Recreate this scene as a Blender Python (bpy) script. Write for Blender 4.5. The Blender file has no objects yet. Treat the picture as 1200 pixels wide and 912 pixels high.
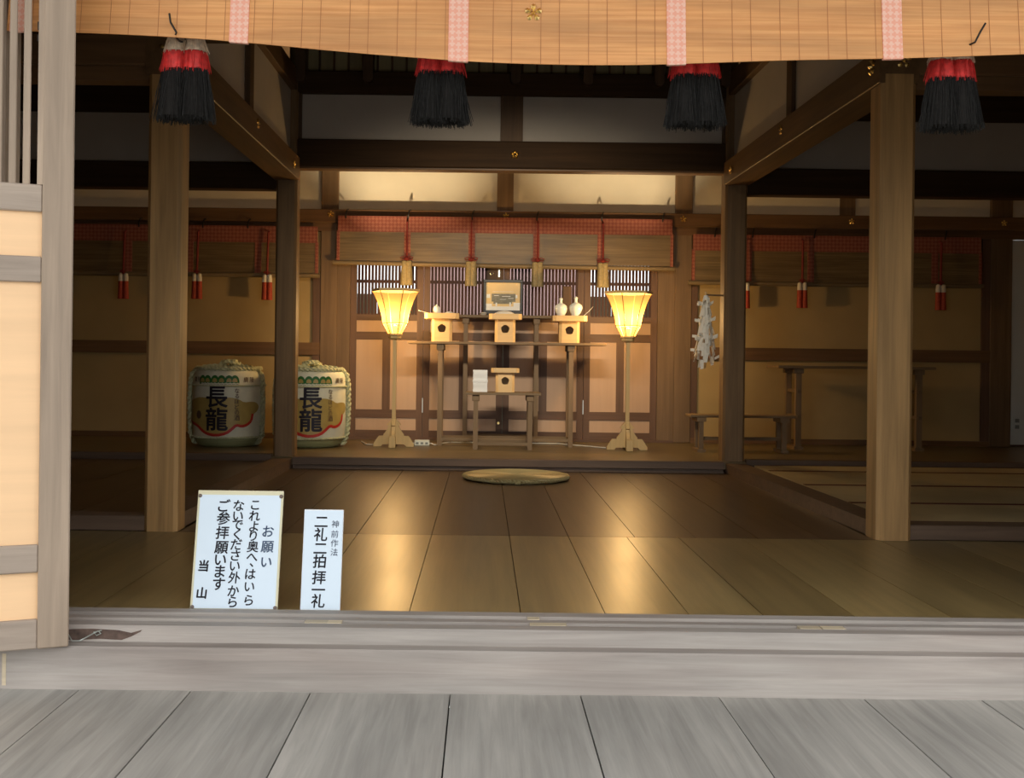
import bpy, bmesh, math, random
from mathutils import Vector, Matrix
random.seed(7)
PI = math.pi
sc = bpy.context.scene
C = sc.collection

# ------------------------------------------------------------------ camera
cam_d = bpy.data.cameras.new('camera')
cam = bpy.data.objects.new('camera', cam_d); C.objects.link(cam)
cam.location = (0, 0, 0.88)
cam.rotation_euler = Matrix.Rotation(math.radians(90), 3, 'X').to_euler()
ROLL = 0.012
cam.rotation_euler = (Matrix.Rotation(math.radians(90), 3, 'X') @ Matrix.Rotation(ROLL, 3, 'Z')).to_euler()
cam_d.sensor_fit = 'HORIZONTAL'; cam_d.sensor_width = 36.0
cam_d.lens = 36.0 * 1300 / 1200
cam_d.shift_x = (600 - 566) / 1200
cam_d.shift_y = (420 - 456) / 1200
cam_d.clip_start = 0.05; cam_d.clip_end = 200
sc.camera = cam

# ------------------------------------------------------------------ world, exposure
w = bpy.data.worlds.new('sky'); sc.world = w; w.use_nodes = True
bg = w.node_tree.nodes['Background']
bg.inputs[0].default_value = (0.97, 0.985, 1.0, 1)
bg.inputs[1].default_value = 1.35
sc.view_settings.view_transform = 'Standard'
sc.view_settings.look = 'None'
sc.view_settings.gamma = 1.0
sc.view_settings.use_curve_mapping = False
sc.view_settings.exposure = 0.6
LANTERN_W = 150.0
TUBE_W = 9.5

# ------------------------------------------------------------------ helpers
class MB:
    def __init__(s): s.v = []; s.f = []
    def add(s, vs, fs):
        o = len(s.v); s.v += [tuple(p) for p in vs]; s.f += [tuple(i + o for i in f) for f in fs]; return s
    def box(s, x0, x1, y0, y1, z0, z1):
        vs = [(x0,y0,z0),(x1,y0,z0),(x1,y1,z0),(x0,y1,z0),(x0,y0,z1),(x1,y0,z1),(x1,y1,z1),(x0,y1,z1)]
        return s.add(vs, [(0,3,2,1),(4,5,6,7),(0,1,5,4),(1,2,6,5),(2,3,7,6),(3,0,4,7)])
    def cbox(s, x0, x1, y0, y1, z0, z1, c=0.004):
        # box with chamfered edges
        b = bmesh.new(); bmesh.ops.create_cube(b, size=1)
        for v in b.verts:
            v.co = ((x0+x1)/2 + v.co.x*(x1-x0), (y0+y1)/2 + v.co.y*(y1-y0), (z0+z1)/2 + v.co.z*(z1-z0))
        bmesh.ops.bevel(b, geom=b.edges[:], offset=c, segments=1, affect='EDGES')
        b.verts.index_update()
        s.add([v.co[:] for v in b.verts], [[v.index for v in f.verts] for f in b.faces]); b.free(); return s
    def prism(s, pts, a0, a1, axis='Z'):
        # pts: 2D polygon; extruded along axis from a0 to a1
        def m(p, a):
            return {'Z': (p[0],p[1],a), 'Y': (p[0],a,p[1]), 'X': (a,p[0],p[1])}[axis]
        n = len(pts)
        vs = [m(p,a0) for p in pts] + [m(p,a1) for p in pts]
        fs = [tuple(range(n))[::-1], tuple(range(n,2*n))] + [(i,(i+1)%n,n+(i+1)%n,n+i) for i in range(n)]
        return s.add(vs, fs)
    def lathe(s, prof, n=24, cx=0, cy=0, a0=0, cap=True):
        vs = []; fs = []
        for r, z in prof:
            for k in range(n):
                a = a0 + 2*PI*k/n; vs.append((cx+r*math.cos(a), cy+r*math.sin(a), z))
        m = len(prof)
        for j in range(m-1):
            for k in range(n):
                fs.append((j*n+k, j*n+(k+1)%n, (j+1)*n+(k+1)%n, (j+1)*n+k))
        if cap:
            fs.append(tuple(range(n))[::-1]); fs.append(tuple((m-1)*n+k for k in range(n)))
        return s.add(vs, fs)
    def tube(s, path, r, n=6, cap=True):
        P = [Vector(p) for p in path]; vs = []; fs = []
        rr = r if isinstance(r, (list, tuple)) else [r]*len(P)
        up = Vector((0,0,1)); prev = None
        for i, p in enumerate(P):
            t = (P[min(i+1,len(P)-1)] - P[max(i-1,0)]).normalized()
            if prev is None:
                a = up if abs(t.z) < .9 else Vector((1,0,0))
                u = t.cross(a).normalized()
            else:
                u = (prev - t*prev.dot(t)).normalized()
            prev = u; v = t.cross(u)
            for k in range(n):
                an = 2*PI*k/n
                vs.append((p + (u*math.cos(an) + v*math.sin(an))*rr[i])[:])
        for i in range(len(P)-1):
            for k in range(n):
                fs.append((i*n+k, i*n+(k+1)%n, (i+1)*n+(k+1)%n, (i+1)*n+k))
        if cap:
            fs.append(tuple(range(n))[::-1]); fs.append(tuple((len(P)-1)*n+k for k in range(n)))
        return s.add(vs, fs)
    def rope(s, path, r, pitch=.05, n=5):
        # two strands twisted around a path
        P = [Vector(p) for p in path]
        pts = []; L = 0
        for i in range(len(P)-1):
            d = (P[i+1]-P[i]).length; k = max(1, int(d/(pitch/5)))
            for j in range(k): pts.append((P[i].lerp(P[i+1], j/k), L + d*j/k))
            L += d
        pts.append((P[-1], L))
        for ph in (0, PI):
            q = []; prev = None
            for i, (p, l) in enumerate(pts):
                t = (pts[min(i+1,len(pts)-1)][0] - pts[max(i-1,0)][0]).normalized()
                if prev is None:
                    a = Vector((0,0,1)) if abs(t.z) < .9 else Vector((1,0,0)); u = t.cross(a).normalized()
                else: u = (prev - t*prev.dot(t)).normalized()
                prev = u; v = t.cross(u); an = 2*PI*l/pitch + ph
                q.append(p + (u*math.cos(an)+v*math.sin(an))*r*.5)
            s.tube(q, r*.62, n)
        return s
    def mesh(s, name):
        me = bpy.data.meshes.new(name); me.from_pydata(s.v, [], s.f); me.validate(); me.update(); return me

def part(name, mb, mat, parent=None, smooth=False, label=None, kind=None, loc=None):
    me = mb if isinstance(mb, bpy.types.Mesh) else mb.mesh(name)
    if mat and not me.materials: me.materials.append(mat)
    if smooth:
        for p in me.polygons: p.use_smooth = True
        try: me.set_sharp_from_angle(angle=math.radians(40))
        except Exception: pass
    o = bpy.data.objects.new(name, me); C.objects.link(o)
    if parent: o.parent = parent
    if label: o['label'] = label
    if kind: o['kind'] = kind
    if loc: o.location = loc
    return o
def tag(o, label, cat, group=None, kind=None):
    o['label'] = label; o['category'] = cat
    if group: o['group'] = group
    if kind: o['kind'] = kind
    return o
def thing(name, label, cat, loc=(0,0,0), rz=0, group=None, kind=None):
    o = bpy.data.objects.new(name, None); C.objects.link(o); o.empty_display_size = .1
    o.location = loc; o.rotation_euler = (0,0,rz)
    return tag(o, label, cat, group, kind)
def copy_tree(o, parent=None):
    c = o.copy(); C.objects.link(c); c.parent = parent
    for ch in list(o.children): copy_tree(ch, c)
    return c
def B(x0,x1,y0,y1,z0,z1,c=0):
    return MB().cbox(x0,x1,y0,y1,z0,z1,c) if c else MB().box(x0,x1,y0,y1,z0,z1)

def glyphs(items, offset=0.0, shear=0.0):
    """items: (text, x, y, size) centred; returns verts (2D), faces"""
    V = []; F_ = []
    for ch, x, y, size in items:
        cu = bpy.data.curves.new('lettering', 'FONT'); cu.body = ch; cu.size = 1.0
        cu.align_x = 'LEFT'; cu.shear = shear; cu.resolution_u = 3
        ob = bpy.data.objects.new('lettering', cu); C.objects.link(ob)
        dg = bpy.context.evaluated_depsgraph_get()
        me = bpy.data.meshes.new_from_object(ob.evaluated_get(dg))
        bm = bmesh.new(); bm.from_mesh(me); bmesh.ops.triangulate(bm, faces=bm.faces[:])
        for it in range(2):
            es = [e for e in bm.edges if e.calc_length() > .25]
            if es:
                bmesh.ops.subdivide_edges(bm, edges=es, cuts=1)
                bmesh.ops.triangulate(bm, faces=bm.faces[:])
        bm.verts.index_update()
        # a CJK glyph fills one em; centre on the em box, small punctuation keeps its place
        xs = [v.co.x for v in bm.verts]; ys = [v.co.y for v in bm.verts]
        if xs:
            cx = (min(xs)+max(xs))/2; cy = (min(ys)+max(ys))/2
            # heavier brush weight: the outline laid over itself a little to each side
            sh = [(0,0)] + [(offset*math.cos(k*PI/4), offset*math.sin(k*PI/4)) for k in range(8)] if offset > .004 else [(0,0)]
            for dx, dy in sh:
                o = len(V)
                for v in bm.verts: V.append((x + (v.co.x-cx+dx)*size, y + (v.co.y-cy+dy)*size))
                for f in bm.faces: F_.append(tuple(v.index+o for v in f.verts))
        bm.free(); bpy.data.objects.remove(ob); bpy.data.meshes.remove(me); bpy.data.curves.remove(cu)
    return V, F_

# ------------------------------------------------------------------ materials
def nodes(name):
    m = bpy.data.materials.new(name); m.use_nodes = True
    nt = m.node_tree; return m, nt, nt.nodes['Principled BSDF']
def wood(name, col, axis='X', contrast=.35, rough=.55, fine=26, blotch=.25, var=.12, bump=.15, stain=None, stain_amt=.0, spec=.4):
    m, nt, p = nodes(name); N = nt.nodes; L = nt.links
    tc = N.new('ShaderNodeTexCoord'); oi = N.new('ShaderNodeObjectInfo')
    mul = N.new('ShaderNodeMath'); mul.operation = 'MULTIPLY'; mul.inputs[1].default_value = 37.0
    L.new(oi.outputs['Random'], mul.inputs[0])
    add = N.new('ShaderNodeVectorMath'); add.operation = 'ADD'
    L.new(tc.outputs['Object'], add.inputs[0]); L.new(mul.outputs[0], add.inputs[1])
    mp = N.new('ShaderNodeMapping'); s = [fine, fine, fine]; s['XYZ'.index(axis)] = fine*.045
    mp.inputs['Scale'].default_value = s; L.new(add.outputs[0], mp.inputs[0])
    n1 = N.new('ShaderNodeTexNoise'); n1.inputs['Scale'].default_value = 1; n1.inputs['Detail'].default_value = 5; n1.inputs['Roughness'].default_value = .62; n1.inputs['Distortion'].default_value = .5
    L.new(mp.outputs[0], n1.inputs['Vector'])
    mp2 = N.new('ShaderNodeMapping'); s = [3.2]*3; s['XYZ'.index(axis)] = .9
    mp2.inputs['Scale'].default_value = s; L.new(add.outputs[0], mp2.inputs[0])
    n2 = N.new('ShaderNodeTexNoise'); n2.inputs['Scale'].default_value = 1; n2.inputs['Detail'].default_value = 3
    L.new(mp2.outputs[0], n2.inputs['Vector'])
    r1 = N.new('ShaderNodeMapRange'); r1.inputs['From Min'].default_value = .3; r1.inputs['From Max'].default_value = .7
    r1.inputs['To Min'].default_value = 1-contrast; r1.inputs['To Max'].default_value = 1+contrast*.6; L.new(n1.outputs[0], r1.inputs[0])
    r2 = N.new('ShaderNodeMapRange'); r2.inputs['From Min'].default_value = .3; r2.inputs['From Max'].default_value = .7
    r2.inputs['To Min'].default_value = 1-blotch; r2.inputs['To Max'].default_value = 1+blotch*.6; L.new(n2.outputs[0], r2.inputs[0])
    r3 = N.new('ShaderNodeMapRange'); r3.inputs['To Min'].default_value = 1-var; r3.inputs['To Max'].default_value = 1+var; L.new(oi.outputs['Random'], r3.inputs[0])
    a = N.new('ShaderNodeMath'); a.operation = 'MULTIPLY'; L.new(r1.outputs[0], a.inputs[0]); L.new(r2.outputs[0], a.inputs[1])
    b = N.new('ShaderNodeMath'); b.operation = 'MULTIPLY'; L.new(a.outputs[0], b.inputs[0]); L.new(r3.outputs[0], b.inputs[1])
    src = None
    if stain:
        n3 = N.new('ShaderNodeTexNoise'); n3.inputs['Scale'].default_value = 1; n3.inputs['Detail'].default_value = 4
        mp3 = N.new('ShaderNodeMapping'); s = [5]*3; s['XYZ'.index(axis)] = 1.1; mp3.inputs['Scale'].default_value = s
        L.new(add.outputs[0], mp3.inputs[0]); L.new(mp3.outputs[0], n3.inputs['Vector'])
        r4 = N.new('ShaderNodeMapRange'); r4.inputs['From Min'].default_value = .40; r4.inputs['From Max'].default_value = .80; r4.inputs['To Max'].default_value = stain_amt
        L.new(n3.outputs[0], r4.inputs[0])
        mx = N.new('ShaderNodeMix'); mx.data_type = 'RGBA'; mx.inputs['A'].default_value = (*col,1); mx.inputs['B'].default_value = (*stain,1)
        L.new(r4.outputs[0], mx.inputs['Factor']); src = mx.outputs['Result']
    vm = N.new('ShaderNodeVectorMath'); vm.operation = 'SCALE'
    if src: L.new(src, vm.inputs[0])
    else: vm.inputs[0].default_value = col
    L.new(b.outputs[0], vm.inputs['Scale']); L.new(vm.outputs[0], p.inputs['Base Color'])
    rr = N.new('ShaderNodeMapRange'); rr.inputs['To Min'].default_value = rough; rr.inputs['To Max'].default_value = rough+.1
    L.new(n2.outputs[0], rr.inputs[0]); L.new(rr.outputs[0], p.inputs['Roughness'])
    p.inputs['Specular IOR Level'].default_value = spec
    bp = N.new('ShaderNodeBump'); bp.inputs['Strength'].default_value = bump; bp.inputs['Distance'].default_value = .004
    L.new(n1.outputs[0], bp.inputs['Height']); L.new(bp.outputs[0], p.inputs['Normal'])
    return m
def plain(name, col, rough=.6, metal=0, noise=.08, scale=8, bump=0, spec=.4):
    m, nt, p = nodes(name); N = nt.nodes; L = nt.links
    tc = N.new('ShaderNodeTexCoord')
    n = N.new('ShaderNodeTexNoise'); n.inputs['Scale'].default_value = scale; n.inputs['Detail'].default_value = 5
    L.new(tc.outputs['Object'], n.inputs['Vector'])
    r = N.new('ShaderNodeMapRange'); r.inputs['From Min'].default_value = .3; r.inputs['From Max'].default_value = .7
    r.inputs['To Min'].default_value = 1-noise; r.inputs['To Max'].default_value = 1+noise; L.new(n.outputs[0], r.inputs[0])
    vm = N.new('ShaderNodeVectorMath'); vm.operation = 'SCALE'; vm.inputs[0].default_value = col
    L.new(r.outputs[0], vm.inputs['Scale']); L.new(vm.outputs[0], p.inputs['Base Color'])
    p.inputs['Roughness'].default_value = rough; p.inputs['Metallic'].default_value = metal
    p.inputs['Specular IOR Level'].default_value = spec
    if bump:
        bp = N.new('ShaderNodeBump'); bp.inputs['Strength'].default_value = bump; bp.inputs['Distance'].default_value = .003
        L.new(n.outputs[0], bp.inputs['Height']); L.new(bp.outputs[0], p.inputs['Normal'])
    return m
def brocade(name, c1, c2, scale):
    """woven diamond / medallion brocade in the X-Z plane"""
    m, nt, p = nodes(name); N = nt.nodes; L = nt.links
    tc = N.new('ShaderNodeTexCoord'); sx = N.new('ShaderNodeSeparateXYZ'); L.new(tc.outputs['Object'], sx.inputs[0])
    def math_(op, a, b=None, v=None):
        n = N.new('ShaderNodeMath'); n.operation = op; L.new(a, n.inputs[0])
        if b is not None: L.new(b, n.inputs[1])
        if v is not None: n.inputs[1].default_value = v
        return n.outputs[0]
    X = math_('MULTIPLY', sx.outputs['X'], v=scale); Z = math_('MULTIPLY', sx.outputs['Z'], v=scale)
    s1 = math_('SINE', math_('ADD', X, Z)); s2 = math_('SINE', math_('SUBTRACT', X, Z))
    pr = math_('MULTIPLY', s1, s2)
    s3 = math_('SINE', math_('MULTIPLY', X, v=3.0)); s4 = math_('SINE', math_('MULTIPLY', Z, v=3.0))
    q = math_('MULTIPLY', math_('MULTIPLY', s3, s4), v=.5)
    t = math_('ADD', pr, q)
    r = N.new('ShaderNodeMapRange'); r.inputs['From Min'].default_value = -.25; r.inputs['From Max'].default_value = .35; L.new(t, r.inputs[0])
    mx = N.new('ShaderNodeMix'); mx.data_type = 'RGBA'; mx.inputs['A'].default_value = (*c1,1); mx.inputs['B'].default_value = (*c2,1)
    L.new(r.outputs[0], mx.inputs['Factor']); L.new(mx.outputs['Result'], p.inputs['Base Color'])
    p.inputs['Roughness'].default_value = .7
    return m
def slats(name, c1, c2, pitch, trans=0.0):
    """fine horizontal bamboo splints"""
    m, nt, p = nodes(name); N = nt.nodes; L = nt.links
    tc = N.new('ShaderNodeTexCoord')
    mp = N.new('ShaderNodeMapping'); mp.inputs['Scale'].default_value = (2.2, 2.2, 1/pitch); L.new(tc.outputs['Object'], mp.inputs[0])
    n = N.new('ShaderNodeTexNoise'); n.inputs['Scale'].default_value = 1; n.inputs['Detail'].default_value = 4; n.inputs['Distortion'].default_value = .6
    L.new(mp.outputs[0], n.inputs['Vector'])
    r = N.new('ShaderNodeMapRange'); r.inputs['From Min'].default_value = .32; r.inputs['From Max'].default_value = .66; L.new(n.outputs[0], r.inputs[0])
    mp2 = N.new('ShaderNodeMapping'); mp2.inputs['Scale'].default_value = (1.6, 1, 12); L.new(tc.outputs['Object'], mp2.inputs[0])
    n2 = N.new('ShaderNodeTexNoise'); n2.inputs['Scale'].default_value = 1; n2.inputs['Detail'].default_value = 3; L.new(mp2.outputs[0], n2.inputs['Vector'])
    r2 = N.new('ShaderNodeMapRange'); r2.inputs['From Min'].default_value = .3; r2.inputs['From Max'].default_value = .7; r2.inputs['To Min'].default_value = .78; r2.inputs['To Max'].default_value = 1.14; L.new(n2.outputs[0], r2.inputs[0])
    mx = N.new('ShaderNodeMix'); mx.data_type = 'RGBA'; mx.inputs['A'].default_value = (*c1,1); mx.inputs['B'].default_value = (*c2,1)
    L.new(r.outputs[0], mx.inputs['Factor'])
    vm = N.new('ShaderNodeVectorMath'); vm.operation = 'SCALE'; L.new(mx.outputs['Result'], vm.inputs[0]); L.new(r2.outputs[0], vm.inputs['Scale'])
    L.new(vm.outputs[0], p.inputs['Base Color']); p.inputs['Roughness'].default_value = .45
    bp = N.new('ShaderNodeBump'); bp.inputs['Strength'].default_value = .25; bp.inputs['Distance'].default_value = .003
    L.new(n.outputs[0], bp.inputs['Height']); L.new(bp.outputs[0], p.inputs['Normal'])
    return m

M = {}
M['veranda'] = wood('weathered_board', (.42,.40,.36), 'Y', .2, .65, 34, .22, .07, .2, stain=(.33,.325,.30), stain_amt=.5)
M['sillwood'] = wood('weathered_sill', (.41,.37,.33), 'X', .22, .65, 30, .2, .03, .25, stain=(.30,.235,.20), stain_amt=.7)
M['leafwood'] = wood('weathered_stile', (.39,.30,.22), 'Z', .2, .65, 34, .15, .05, .2)
M['leafrail'] = wood('weathered_rail', (.39,.315,.25), 'X', .2, .65, 34, .15, .05, .2)
M['leafpanel'] = wood('pale_cypress', (.86,.57,.32), 'X', .06, .5, 20, .05, .02, .05)
M['patch'] = wood('pale_filler', (.62,.52,.36), 'X', .15, .6, 30, .1)
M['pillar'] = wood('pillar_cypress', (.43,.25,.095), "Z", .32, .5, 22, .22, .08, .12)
M['pillarshade'] = wood('pillar_cypress_shade', (.235,.145,.068), 'Z', .32, .5, 22, .22, .08, .12)  # same cypress as the front pillars, with shade put into the colour
M['beamX'] = wood('beam_dark_x', (.055,.029,.012), 'X', .3, .7, 22, .2, .08, spec=.2)
M['beamY'] = wood('beam_dark_y', (.14,.077,.03), 'Y', .3, .5, 22, .2, .08)
M['beamZ'] = wood('post_dark', (.10,.055,.024), 'Z', .3, .55, 22, .2, .08)
M['nageshi'] = wood('nageshi_wood', (.17,.092,.04), 'X', .28, .5, 24, .15, .06)
M['framex'] = wood('door_rail', (.135,.075,.047), 'X', .22, .5, 26, .12, .05)
M['framez'] = wood('door_stile', (.14,.078,.048), 'Z', .22, .5, 26, .12, .05)
M['lattice'] = wood('lattice_wood', (.055,.022,.018), 'Z', .2, .6, 26, .1, .2)
M['wallpost'] = wood('wall_post', (.19,.12,.062), 'Z', .25, .5, 24, .15, .06)
M['panel'] = wood('door_panel', (.52,.36,.25), 'Z', .05, .6, 18, .05, .03, .04)
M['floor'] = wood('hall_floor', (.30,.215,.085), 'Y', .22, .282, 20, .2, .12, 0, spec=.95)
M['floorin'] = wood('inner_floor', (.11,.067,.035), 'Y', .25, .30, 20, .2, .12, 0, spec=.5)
M['stage'] = wood('stage_floor', (.16,.115,.05), 'X', .25, .30, 20, .2, .05, .04, spec=.5)
M['stagelip'] = wood('stage_lip', (.155,.10,.065), 'X', .25, .45, 22, .15, .05)
M['plaster'] = plain('plaster', (.72,.67,.54), .9, noise=.05, scale=3)
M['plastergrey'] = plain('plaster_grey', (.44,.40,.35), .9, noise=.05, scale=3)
M['tanwall'] = plain('tan_board', (.43,.305,.13), .7, noise=.06, scale=3)
M['whitewall'] = plain('white_wall', (.62,.64,.58), .8, noise=.03, scale=3)
M['tatami'] = slats('tatami_rush', (.50,.42,.22), (.62,.53,.30), .004)
M['tatamiedge'] = plain('tatami_edge', (.10,.018,.014), .7)
M['blind'] = slats('front_blind_bamboo', (.62,.270,.085), (.74,.365,.130), .010)
M['thread'] = plain('blind_thread', (.44,.19,.075), .8)
M['pinkbroc'] = brocade('pink_brocade', (.88,.41,.29), (.90,.55,.42), 150)
M['redbroc'] = brocade('red_brocade', (.23,.058,.038), (.32,.115,.073), 90)
M['darkblind'] = slats('old_blind_bamboo', (.125,.085,.035), (.20,.14,.065), .012)
M['rod'] = wood('blind_rod', (.22,.16,.085), 'X', .2, .5, 30, .1)
M['black'] = plain('black_hair', (.014,.0125,.011), .85, spec=.15, noise=.3, scale=60)
M['strand'] = plain('black_strand', (.021,.020,.018), .7, spec=.3, noise=.5, scale=90)
M['redhair'] = plain('red_hair', (.58,.035,.03), .6, noise=.3, scale=60)
M['palehair'] = plain('pale_hair', (.72,.58,.42), .6, noise=.25, scale=60)
M['redcord'] = plain('red_cord', (.19,.022,.018), .7, noise=.15, scale=60)
M['goldtassel'] = plain('gold_tassel', (.36,.29,.15), .6, noise=.2, scale=60)
M['whitetassel'] = plain('white_tassel_head', (.72,.68,.58), .6)
M['redtassel'] = plain('red_tassel', (.40,.055,.025), .6, noise=.2, scale=60)
M['brass'] = plain('brass', (.80,.58,.22), .28, 1.0, noise=.1)
M['iron'] = plain('dark_iron', (.03,.025,.02), .5, .6)
M['table'] = wood('altar_table_wood', (.20,.135,.07), 'X', .2, .5, 26, .12, .05)
M['tablez'] = wood('altar_leg_wood', (.22,.145,.075), 'Z', .2, .5, 26, .12, .05)
M['cypress'] = wood('new_cypress', (.72,.50,.24), 'X', .1, .5, 22, .08, .04, .05)
M['lampwood'] = wood('lantern_cypress', (.62,.44,.20), 'Z', .12, .5, 24, .08, .04, .05)
M['lamprib'] = wood('lantern_rib', (.62,.30,.09), 'Z', .1, .5, 24, .08, .04, .05)
M['porcelain'] = plain('white_porcelain', (.80,.82,.76), .15, noise=.02)
M['rice'] = plain('white_rice_paper', (.84,.82,.74), .8, noise=.03, bump=.2, scale=60)
M['paper'] = plain('white_paper', (.80,.83,.84), .7, noise=.02)
M['signpaper'] = plain('sign_paper', (.66,.77,.86), .45, noise=.01)
M['signboard'] = plain('sign_board', (.66,.62,.42), .5, noise=.04)
M['ink'] = plain('ink', (.014,.011,.022), .5)
M['inkblue'] = plain('ink_blue', (.10,.16,.28), .5)
M['inkgrey'] = plain('ink_grey', (.19,.22,.31), .5)
M['tack'] = plain('tack', (.16,.12,.10), .4)
M['komo'] = plain('komo_cloth', (.70,.70,.56), .7, noise=.06, scale=20)
M['straw'] = slats('straw_mat', (.26,.28,.13), (.42,.43,.22), .012)
M['rope'] = plain('straw_rope', (.52,.53,.33), .8, noise=.2, scale=50)
M['gold'] = plain('label_gold', (.42,.31,.095), .4, noise=.08, scale=15)
M['labelred'] = plain('label_red', (.48,.03,.02), .5)
M['labelgreen'] = plain('label_green', (.025,.15,.03), .5)
M['labeldull'] = plain('label_print', (.10,.06,.05), .5)
M['rushmat'] = slats('rush_mat', (.50,.40,.17), (.64,.52,.25), .01)
M['cable'] = plain('white_cable', (.68,.66,.58), .4)
M['plastic'] = plain('white_plastic', (.74,.76,.66), .4)
M['whitetube'] = plain('lamp_tube', (.85,.84,.78), .3)
M['socket'] = plain('socket_face', (.20,.22,.20), .4)
M['ground'] = plain('gravel_ground', (.46,.44,.40), .9, noise=.25, scale=40)
M['frieze'] = wood('frieze_board', (.30,.25,.13), 'Z', .2, .6, 20, .15)
M['eave'] = wood('eave_board', (.20,.13,.08), 'Y', .25, .6, 20, .15)
M['gardenfence'] = wood('garden_fence', (.14,.15,.10), 'Z', .25, .7, 20, .2)
M['framedark'] = plain('black_lacquer', (.025,.024,.022), .3)
M['reflectbase'] = plain('reflection_ochre', (.86,.62,.25), .35, noise=.03)  # flat colours of the outdoor reflection painted into the altar glass
M['reflectwhite'] = plain('reflection_white', (.95,.95,.88), .35, noise=.02)
M['reflectgrey'] = plain('reflection_grey', (.20,.18,.10), .35, noise=.3, scale=60)
M['wire'] = plain('bare_wire', (.62,.66,.62), .3, .8)
M['stainwood'] = plain('burnt_wood', (.10,.065,.05), .8, noise=.4, scale=40)
def curtain_mat():
    m, nt, p = nodes('pink_curtain'); N = nt.nodes; L = nt.links
    t = N.new('ShaderNodeBsdfTranslucent'); t.inputs[0].default_value = (.85,.58,.56,1)
    d = N.new('ShaderNodeBsdfDiffuse'); d.inputs[0].default_value = (.7,.45,.45,1)
    mx = N.new('ShaderNodeMixShader'); mx.inputs[0].default_value = .35
    L.new(t.outputs[0], mx.inputs[1]); L.new(d.outputs[0], mx.inputs[2]); L.new(mx.outputs[0], N['Material Output'].inputs[0]); return m
M['curtain'] = curtain_mat()
def paper_mat():
    # backlit lantern paper: lets part of the bulb's light straight through, scatters the rest
    m, nt, p = nodes('lantern_paper'); N = nt.nodes; L = nt.links
    t = N.new('ShaderNodeBsdfTranslucent'); t.inputs[0].default_value = (.016,.0095,.0022,1)
    tr = N.new('ShaderNodeBsdfTransparent'); tr.inputs[0].default_value = (1,.82,.54,1)
    mx = N.new('ShaderNodeMixShader'); mx.inputs[0].default_value = .13
    L.new(t.outputs[0], mx.inputs[1]); L.new(tr.outputs[0], mx.inputs[2])
    e = N.new('ShaderNodeEmission'); e.inputs[0].default_value = (1,.50,.105,1); e.inputs[1].default_value = .44
    ad = N.new('ShaderNodeAddShader'); L.new(mx.outputs[0], ad.inputs[0]); L.new(e.outputs[0], ad.inputs[1])
    L.new(ad.outputs[0], N['Material Output'].inputs[0]); return m
M['lamppaper'] = paper_mat()

# ================================================================== STRUCTURE
XL, XR = -5.25, 5.65          # hall side walls
YB = 10.70                    # back wall
# ---- ground and veranda
g = part('ground', B(-30,30,-40,2.6,-.75,-.70), M['ground']); tag(g, 'pale gravel ground in front of the hall', 'ground', kind='structure')
g = part('ground', B(-30,30,11.4,45,-.75,-.70), M['ground']); tag(g, 'gravel ground of the yard behind the hall', 'ground', kind='structure')
ver = thing('veranda', 'grey weathered plank veranda in front of the entrance step', 'veranda', kind='structure')
seams = [-5.2,-4.75,-4.3,-3.85,-3.42,-3.0,-2.56,-2.12,-1.70,-1.26,-.908,-.531,-.091,.32,.756,1.214,1.585,2.0,2.44,2.88,3.3,3.7]
for a, b in zip(seams, seams[1:]):
    part('plank', B(a+.0022,b-.0022,2.05,3.53,-.222,-.180+random.uniform(-.0012,.0012)), M['veranda'], ver)
part('joist', B(-5.2,3.7,2.1,2.25,-.70,-.262), M['sillwood'], ver)
part('under_board', B(-5.2,3.7,2.05,3.50,-.262,-.224), M['beamX'], ver)

# ---- entrance threshold: heavy ground beam, ledge and grooved sill
th = thing('trim_1', 'grey weathered grooved wooden threshold along the entrance', 'threshold', kind='structure')
part('ground_beam', B(-5.2,4.2,3.50,3.90,-.222,-.045,.006), M['sillwood'], th)
sl = MB()
prof = [(3.565,-.045),(3.565,-.002),(3.575,.006),(3.632,.006),(3.632,-.010),(3.672,-.010),(3.672,.006),(3.712,.006),(3.712,-.008),(3.752,-.008),(3.752,.008),(3.812,.008),(3.812,-.045)]
sl.prism(prof, -5.2, 4.2, 'X'); part('grooved_sill', sl, M['sillwood'], th)
for a, b, y0, y1 in ((-.575,-.50,3.632,3.672),(-.50,-.455,3.632,3.672),(.165,.285,3.632,3.672),(1.05,1.12,3.632,3.672),(1.125,1.20,3.632,3.672),(.16,.20,3.712,3.752)):
    part('filler_block', B(a,b,y0+.001,y1-.001,-.009,.0075), M['patch'], th)
part('stain', MB().prism([(-1.37,-.036),(-1.30,-.041),(-1.22,-.036),(-1.15,-.039),(-1.12,-.028),(-1.09,-.012),(-1.085,-.006),(-1.12,-.016),(-1.16,-.008),(-1.24,-.004),(-1.31,-.006),(-1.36,-.012)],3.5635,3.566,'Y'), M['stainwood'], th, label='dark scorched patch at the end of the sill')
part('paint_chip', B(-1.505,-1.493,3.4985,3.501,-.17,-.07), M['patch'], th, label='pale chipped streak on the ground beam')

# ---- front wall beside and above the opening
wf = thing('wall_front', 'front wall and lintel framing the wide entrance opening', 'wall', kind='structure')
part('boarding', B(XL,-1.62,3.74,3.86,-.04,3.7), M['leafwood'], wf)
part('boarding', B(2.15,XR,3.74,3.86,-.04,3.7), M['leafwood'], wf)
part('lintel', B(-1.62,2.15,3.77,3.93,2.04,2.30), M['beamX'], wf)
part('boarding', B(-1.62,2.15,3.78,3.84,2.30,3.7), M['leafrail'], wf)
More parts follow.
